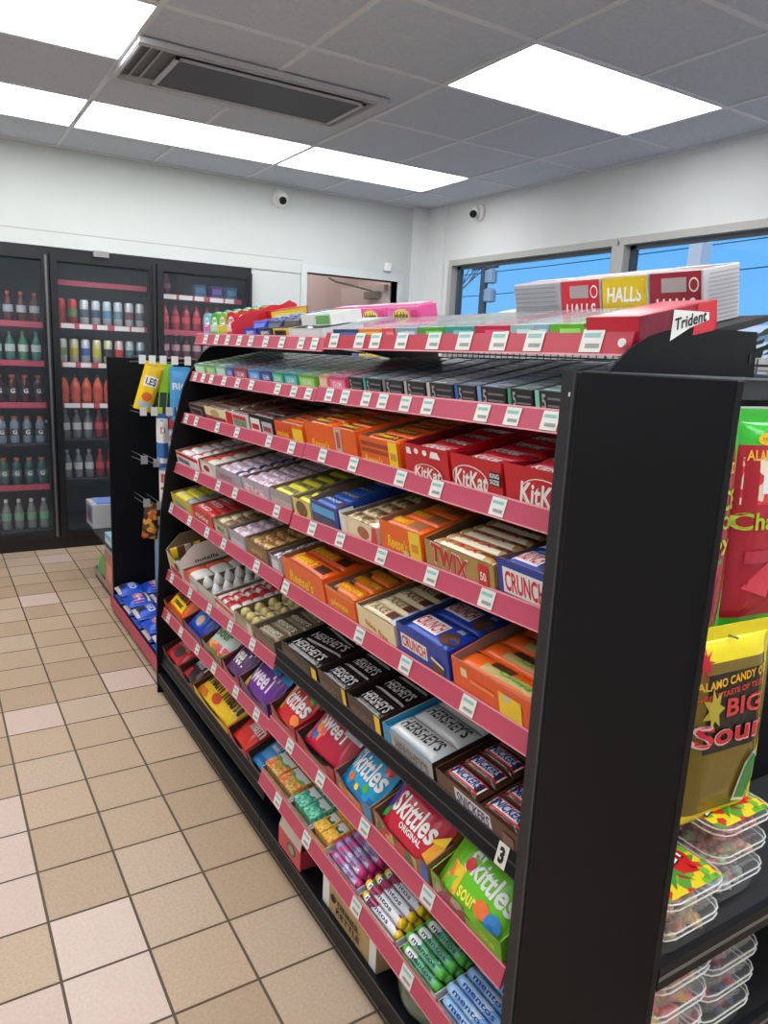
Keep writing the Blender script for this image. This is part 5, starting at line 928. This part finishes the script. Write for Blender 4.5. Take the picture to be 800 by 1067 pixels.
# blue cookie packs on the low shelf
for L_ in range(2):
  for r in range(5):
    for c in range(2):
        mb, hf = pillow(.17, .13, .046, C(24, 80, 200), [(.0, .08, C(60, 120, 220)), (.92, 1, C(60, 120, 220))])
        q = mb.obj('cookie_pack', None, True); q.matrix_basis = T(.90 + .14 * c, 4.08 - .2 * r, .0865 + .048 * L_) @ RZ(-90) @ RX(6 if L_ else 0)
        a = MB(); art(a, [('text', 'OREO', .5, .62, .6, .3, WH), ('oval', .5, .25, .16, .16, C(60, 44, 40)), ('rect', .1, .9, .0, .1, C(220, 200, 200))] if (r + c + L_) % 2 else [('rect', .1, .9, .3, .7, C(226, 120, 140)), ('text', 'Chips', .5, .5, .6, .2, WH), ('rect', .1, .9, .8, .9, C(240, 226, 150))], fmap_top(.17, .13, hf)); a.obj('pack_print', q)
        tag(q, 'blue cookie pack, %s layer, %s row from the aisle, %s from the far panel' % (('lower', 'upper')[L_], ('first', 'second')[c], ('first', 'second', 'third', 'fourth', 'fifth')[r]), 'cookie pack', 'blue cookie packs')
b = MB(); b.box(-.03, .22, -.1, .1, 0, .10, C(150, 190, 210)); b.box(-.031, .0, -.08, .08, .02, .07, C(220, 230, 236)); q = b.obj('snack_box'); q.location = (.88, 4.36, .30); tag(q, 'pale teal box stacked on the reddish box behind the far end panel', 'box')
b = MB(); b.box(-.03, .22, -.1, .12, 0, .225, C(190, 100, 90)); b.box(-.0305, .0, -.06, .08, .05, .15, C(220, 150, 130)); q = b.obj('snack_box'); q.location = (.88, 4.36, .0735); tag(q, 'reddish box on the floor shelf behind the far end panel', 'box')
mb, hf = pillow(.18, .15, .09, C(110, 150, 90), [(.3, .6, C(60, 170, 80))]); q = mb.obj('snack_bag', None, True); q.matrix_basis = T(.90, 4.60, .22) @ RZ(-90) @ RX(60); q.matrix_basis = T(.90, 4.62, .073) @ RZ(-90) @ RX(70) @ T(0, .075, 0); tag(q, 'green snack bag beyond the reddish box near the coolers', 'snack bag')
# white item box in front of the cooler
b = MB(); b.box(0, .25, 0, .22, 0, .15, C(196, 196, 198)); b.box(-.001, .0, .02, .2, .03, .13, C(90, 110, 170)); b.box(.03, .2, .02, .2, .15, .158, C(120, 150, 220)); q = b.obj('small_carton'); q.location = (.845, 4.78, .3455); tag(q, 'white and blue carton on the shelf sticking out beyond the tall black panel', 'box')
a = MB(); a.tube((-.0012, .12, .06), (-.0002, .12, .06), .04, C(150, 40, 50), 16); a.obj('carton_print', q)

# ================================================================ goods on the end display
def lid_tub(x, y, z, c, label, top=False, w=.145, d=.135, h=.048, fill_=None, lab=None):
    e = MB(); cl_ = clear((225, 230, 232), .10, .06)
    def ring(hw, hd, zz, cr_=.03):
        o_ = []
        for sx, sy, a0 in ((1, 1, 0), (-1, 1, 90), (-1, -1, 180), (1, -1, 270)):
            for t in (0, 30, 60, 90):
                an = math.radians(a0 + t); o_.append((sx * (hw - cr_) + cr_ * math.cos(an), sy * (hd - cr_) + cr_ * math.sin(an), zz))
        return o_
    rs = [ring(w * .43, d * .43, 0), ring(w * .45, d * .45, .004), ring(w * .485, d * .485, h - .012)]
    n = 16; vs = sum(rs, [])
    fs = [tuple(range(n - 1, -1, -1))] + [(r * n + i, r * n + (i + 1) % n, (r + 1) * n + (i + 1) % n, (r + 1) * n + i) for r in range(2) for i in range(n)]
    e.add(vs, fs, cl_); o = e.obj('candy_tub'); o.matrix_basis = T(x, y, z)
    l_ = MB(); rl = [ring(w * .5, d * .5, h - .014), ring(w * .5, d * .5, h - .004), ring(w * .485, d * .485, h - .001), ring(w * .45, d * .45, h - .002)]
    vs = sum(rl, []); l_.add(vs, [(r * n + i, r * n + (i + 1) % n, (r + 1) * n + (i + 1) % n, (r + 1) * n + i) for r in range(3) for i in range(n)] + [tuple(range(3 * n, 4 * n))], clear((235, 238, 240), .10, .05)); lo_ = l_.obj('lid', o)
    for zz in (h - .014, h - .004):
        rm_ = MB(); p = ring(w * .502, d * .502, zz)
        for i in range(n): rm_.tube(p[i], p[(i + 1) % n], .0012, clear((245, 247, 248), .75, .1), 5)
        rm_.obj('rim', lo_)
    g = MB(); rg = random.Random(int(x * 1000 + z * 777))
    for i in range(60):
        gx = rg.uniform(-.4, .4) * w * .86; gy2 = rg.uniform(-.4, .4) * d * .86; gz = .008 + rg.random() * (h - .034); c_ = rg.choice(fill_)
        g.add(*(lambda P_: (P_, [(0, 1, 2), (0, 2, 3), (0, 3, 4), (0, 4, 1), (5, 2, 1), (5, 3, 2), (5, 4, 3), (5, 1, 4)]))([(gx, gy2, gz + .012), (gx + .016, gy2, gz), (gx, gy2 + .012, gz), (gx - .016, gy2, gz), (gx, gy2 - .012, gz), (gx, gy2, gz - .006)]), C(*c_))
    o2 = g.obj('gummy_sweets', o, True); o2['kind'] = 'stuff'
    if lab:
        a = MB(); art(a, lab, lambda u, v, L: ((u - .5) * w * .93, (v - .5) * d * .93, h - .002 + .0006 * L)); a.obj('lid_label', o)
    tag(o, label, 'candy tub')
    return o
spk = blobs([(240, 216, 40), (120, 190, 60), (240, 210, 50), (220, 50, 40), (90, 160, 60)], 70, bump=0)
def star(cx, cy, r1, r2, n, m): return ('poly', [(cx + (r1 if i % 2 == 0 else r2) * math.cos(math.pi * i / n), cy + (r1 if i % 2 == 0 else r2) * math.sin(math.pi * i / n)) for i in range(2 * n)], m)
ZL = [('rect', .02, .98, .02, .98, spk), ('poly', [(.1, .35), (.3, .2), (.5, .28), (.8, .2), (.9, .5), (.8, .8), (.5, .9), (.2, .75)], C(206, 30, 34)), ('poly', [(.3, .1), (.5, .3), (.62, .1), (.55, .4), (.4, .38)], C(60, 150, 60)), ('poly', [(.7, .6), (.95, .75), (.8, .85), (.6, .75)], C(60, 150, 60)), ('text', 'ZWEET', .46, .5, .84, .30, BLK, 0, .22), ('text', 'ZWEET', .46, .5, .80, .26, WH, 0, .22), ('oval', .8, .3, .04, .05, RD), ('oval', .2, .85, .04, .04, WH)]
ring_ = [(240, 150, 150), (236, 190, 160), (226, 120, 120), (200, 214, 160)]; ring2 = [(240, 170, 176), (226, 214, 210), (190, 210, 200)]
tx, tyy = .905, .61
lid_tub(tx, tyy, .668, 0, 'lower clear tub of the left stack on the end display', fill_=[(230, 180, 110), (226, 150, 130), (240, 200, 150)])
lid_tub(tx, tyy, .7165, 0, 'upper clear tub with a splashy yellow lid, left stack on the end display', fill_=ring_, lab=ZL)
lid_tub(tx + .158, tyy + .03, .668, 0, 'bottom clear tub of the right stack on the end display', fill_=ring2)
lid_tub(tx + .158, tyy + .03, .7165, 0, 'middle clear tub of the right stack on the end display', fill_=ring_)
lid_tub(tx + .158, tyy + .03, .765, 0, 'top clear tub with a splashy yellow lid, right stack on the end display', fill_=[(236, 110, 110), (240, 160, 150)], lab=ZL)
for i in range(4): lid_tub(.893, .60, .4435 + .0487 * i, 0, '%s clear tub of peach rings on the lower end shelf' % ('lowest', 'second lowest', 'third', 'uppermost')[i], w=.14, fill_=[(240, 150, 140), (240, 190, 90), (236, 130, 130)])
for i in range(4): lid_tub(1.045, .615, .4435 + .0487 * i, 0, '%s clear tub of blue grey belts on the lower end shelf' % ('lowest', 'second lowest', 'third', 'uppermost')[i], w=.145, fill_=[(110, 120, 140), (190, 70, 80), (90, 100, 120)], lab=[('rect', .08, .5, .35, .9, C(180, 20, 30)), ('text', 'Candy', .3, .6, .3, .12, WH)] if i == 3 else None)
# hanging bags
def big_bag(x, y, z, w, h, m, edge, its, label, rot=0):
    mb, hf = pillow(w, h, .035, m, [(.0, 1, .0, .08, edge), (.0, 1, .9, 1, edge), (0, .06, 0, 1, edge), (.94, 1, 0, 1, edge)], crimp=.008, nx=18, ny=24)
    o = mb.obj('candy_pouch', None, True); o.matrix_basis = T(x, y, z) @ RZ(rot) @ RX(88) @ T(0, -h / 2, -.012)
    a = MB(); art(a, its, fmap_top(w, h, hf)); a.obj('pouch_print', o)
    hd = MB(); hd.box(-w / 2, w / 2, h / 2 - .012, h / 2 + .02, .010, .0125, edge); hd.obj('header', o)
    tag(o, label, 'candy pouch'); return o
MAR = C(150, 24, 44, r=.15); GE = C(60, 190, 60, r=.2)
AG = [('rect', .08, .92, .72, .84, C(196, 30, 46)), ('text', 'ALAMO CANDY', .55, .80, .8, .05, C(240, 180, 60)), ('text', 'BIG SLICE', .5, .66, .8, .09, C(170, 190, 60)), ('text', 'WATERMELON', .5, .56, .8, .06, C(170, 190, 60)), ('text', 'Chamoy', .45, .46, .82, .09, C(190, 200, 60)), ('poly', [(.25, .3), (.75, .38), (.7, .22)], C(220, 60, 80)), ('poly', [(.22, .29), (.75, .40), (.75, .38), (.25, .30)], C(80, 160, 70))]
big_bag(.930, .665, 1.428, .19, .33, MAR, GE, AG, 'dark red and green candy pouch at the back, hanging beside the side panel')
AG2 = [('rect', .08, .92, .62, .84, blobs([(214, 30, 50), (230, 60, 60), (240, 220, 200), (220, 40, 50)], 45)), ('text', 'ALAMO CANDY CO', .5, .85, .8, .05, C(240, 180, 60)), ('text', 'BIG', .5, .72, .5, .1, WH), ('text', 'Chamoy', .45, .53, .85, .11, C(180, 200, 50)), ('rect', .15, .55, .34, .40, C(190, 50, 70)), ('poly', [(.15, .22), (.5, .38), (.45, .16)], C(226, 70, 90)), ('poly', [(.6, .1), (.85, .3), (.7, .05)], C(40, 110, 60))]
o = big_bag(1.138, .672, 1.425, .20, .33, C(176, 26, 48, r=.15), GE, AG2, 'bright green and red candy pouch hanging at the right edge of the end display', rot=-6)
a = MB(); art(a, [('oval', .3, .925, .12, .03, YL), ('text', 'HOT', .3, .925, .14, .02, C(210, 120, 20))], fmap_top(.2, .33, lambda x, y: .028)); a.obj('sticker', o)
YE = C(240, 222, 30, r=.2)
SP = [('rect', .06, .94, .42, .84, C(28, 26, 24)), ('text', 'ALAMO CANDY CO', .5, .80, .8, .045, C(240, 180, 40), 0, .04), ('text', 'GREAT TASTE OF TEXAS', .5, .74, .8, .03, C(220, 70, 40), 0, .04), ('text', 'BIG', .62, .655, .42, .10, C(214, 60, 66)), star(.26, .66, .12, .06, 7, C(190, 170, 60)), ('text', 'Sour', .5, .52, .82, .13, C(236, 190, 190)), ('text', 'Sour', .5, .52, .78, .11, C(206, 44, 56)), star(.15, .91, .10, .035, 10, C(206, 40, 50)),
      ('poly', [(.62, .1), (.78, .08), (.86, .2), (.88, .34), (.80, .38), (.70, .32), (.64, .2)], C(230, 232, 220)), ('poly', [(.64, .12), (.77, .10), (.84, .2), (.86, .33), (.80, .36), (.71, .3), (.66, .2)], C(60, 140, 60))]
OLV = mat((120, 100, 36), .15, 0, 0, .4)
big_bag(1.03, .635, 1.10, .19, .30, OLV, YE, SP, 'yellow edged sour pickle pouch hanging below the green pouches', rot=-4)
big_bag(.925, .72, 1.13, .16, .28, C(60, 50, 30, r=.2), YE, [star(.4, .9, .1, .04, 8, C(206, 40, 50))], 'yellow topped pouch half hidden behind the sour pickle pouch')
big_bag(1.17, .70, 1.07, .18, .26, OLV, YE, [star(.4, .9, .1, .04, 8, C(206, 40, 50))], 'yellow edged pouch at the right, behind the sour pickle pouch')
for i, (x, z) in enumerate(((.930, 1.433), (1.138, 1.43), (.925, 1.13), (1.03, 1.10), (1.17, 1.07))):
    MB().tube((x - .8, .244, z - .001), (x - .8, .09 if i != 0 else .15, z + .003), .0022, HM, 6).obj('peg_hook', ed)

# ================================================================ goods on the window side of the gondola and beyond
for i in range(34):
    y = 3.0 - i * .064
    c = random.Random(i + 50).choice([(150, 170, 186), (190, 200, 206), (70, 80, 100), (120, 150, 200), (110, 130, 130)]) if i > 14 else random.Random(i).choice([(236, 196, 60), (90, 120, 200), (180, 190, 196)])
    b = MB(); b.box(0, .05, -.058, 0, 0, .085, mat(c, .35), bev=.003); q = b.obj('small_pack'); q.location = (1.655, y, 1.4105)
    MB().box(-.0006, 0, -.05, -.008, .03, .07, mat(tuple(min(255, v + 40) for v in c))).obj('pack_print', q)
    tag(q, 'small pack seen through the gap under the top shelf, on the window side', 'small pack', 'packs on the window side shelf')
for i, (y0, y1, c, nm) in enumerate(((2.62, 2.40, (110, 150, 90), 'green and white'), (2.28, 2.16, (200, 210, 214), 'pale grey'), (2.13, 1.82, (50, 130, 200), 'bright blue'))):
    b = MB(); b.box(0, .12, y1 - y0, 0, 0, .08, mat(c, .4), bev=.003); q = b.obj('small_carton'); q.location = (1.36, y0, 1.376); MB().box(-.0006, 0, (y1 - y0) * .9, (y1 - y0) * .1, .03, .07, mat(tuple(min(255, v + 50) for v in c))).obj('carton_print', q)
    tag(q, '%s carton seen through the gap between the two uppermost shelves' % nm, 'box')
wc = empty('window_counter', (3.5, 3.2, 0)); tag(wc, 'dark shelving along the window wall behind the gondola', 'shelving')
MB().box(-.1, .36, -2.2, 2.0, 0, .08, BP2).box(.34, .36, -2.2, 2.0, .08, 1.44, BP).obj('frame', wc)
for z in (.5, .9, 1.3): MB().box(-.1, .33, -2.2, 2.0, z, z + .015, DARK).obj('shelf', wc)
for i in range(10):
    y = 5.05 - i * .40; c = [(40, 90, 190), (30, 70, 170), (220, 190, 60), (40, 110, 200), (30, 60, 160)][i % 5]
    b = MB(); b.box(0, .25, -.38, 0, 0, .17, mat(c, .4), bev=.004); q = b.obj('snack_box'); q.location = (3.42, y, 1.316)
    a = MB(); its = [('rect', .05, .95, .1, .9, mat(tuple(max(0, v - 10) for v in c), .4)), ('text', 'SCAN : DUNK', .5, .65, .8, .24, WH)] if i in (6, 7) else [('rect', .1, .9, .3, .7, mat(tuple(min(255, v + 90) for v in c), .4))]
    art(a, its, lambda u, v, L: (-.0006 * L, -.38 * u, v * .17)); a.obj('front_print', q)
    tag(q, '%s box on the window side shelving, %s from the far corner' % (('blue', 'deep blue', 'yellow', 'sky blue', 'navy')[i % 5], ('first', 'second', 'third', 'fourth', 'fifth', 'sixth', 'seventh', 'eighth', 'ninth', 'tenth')[i]), 'box', 'boxes along the windows')
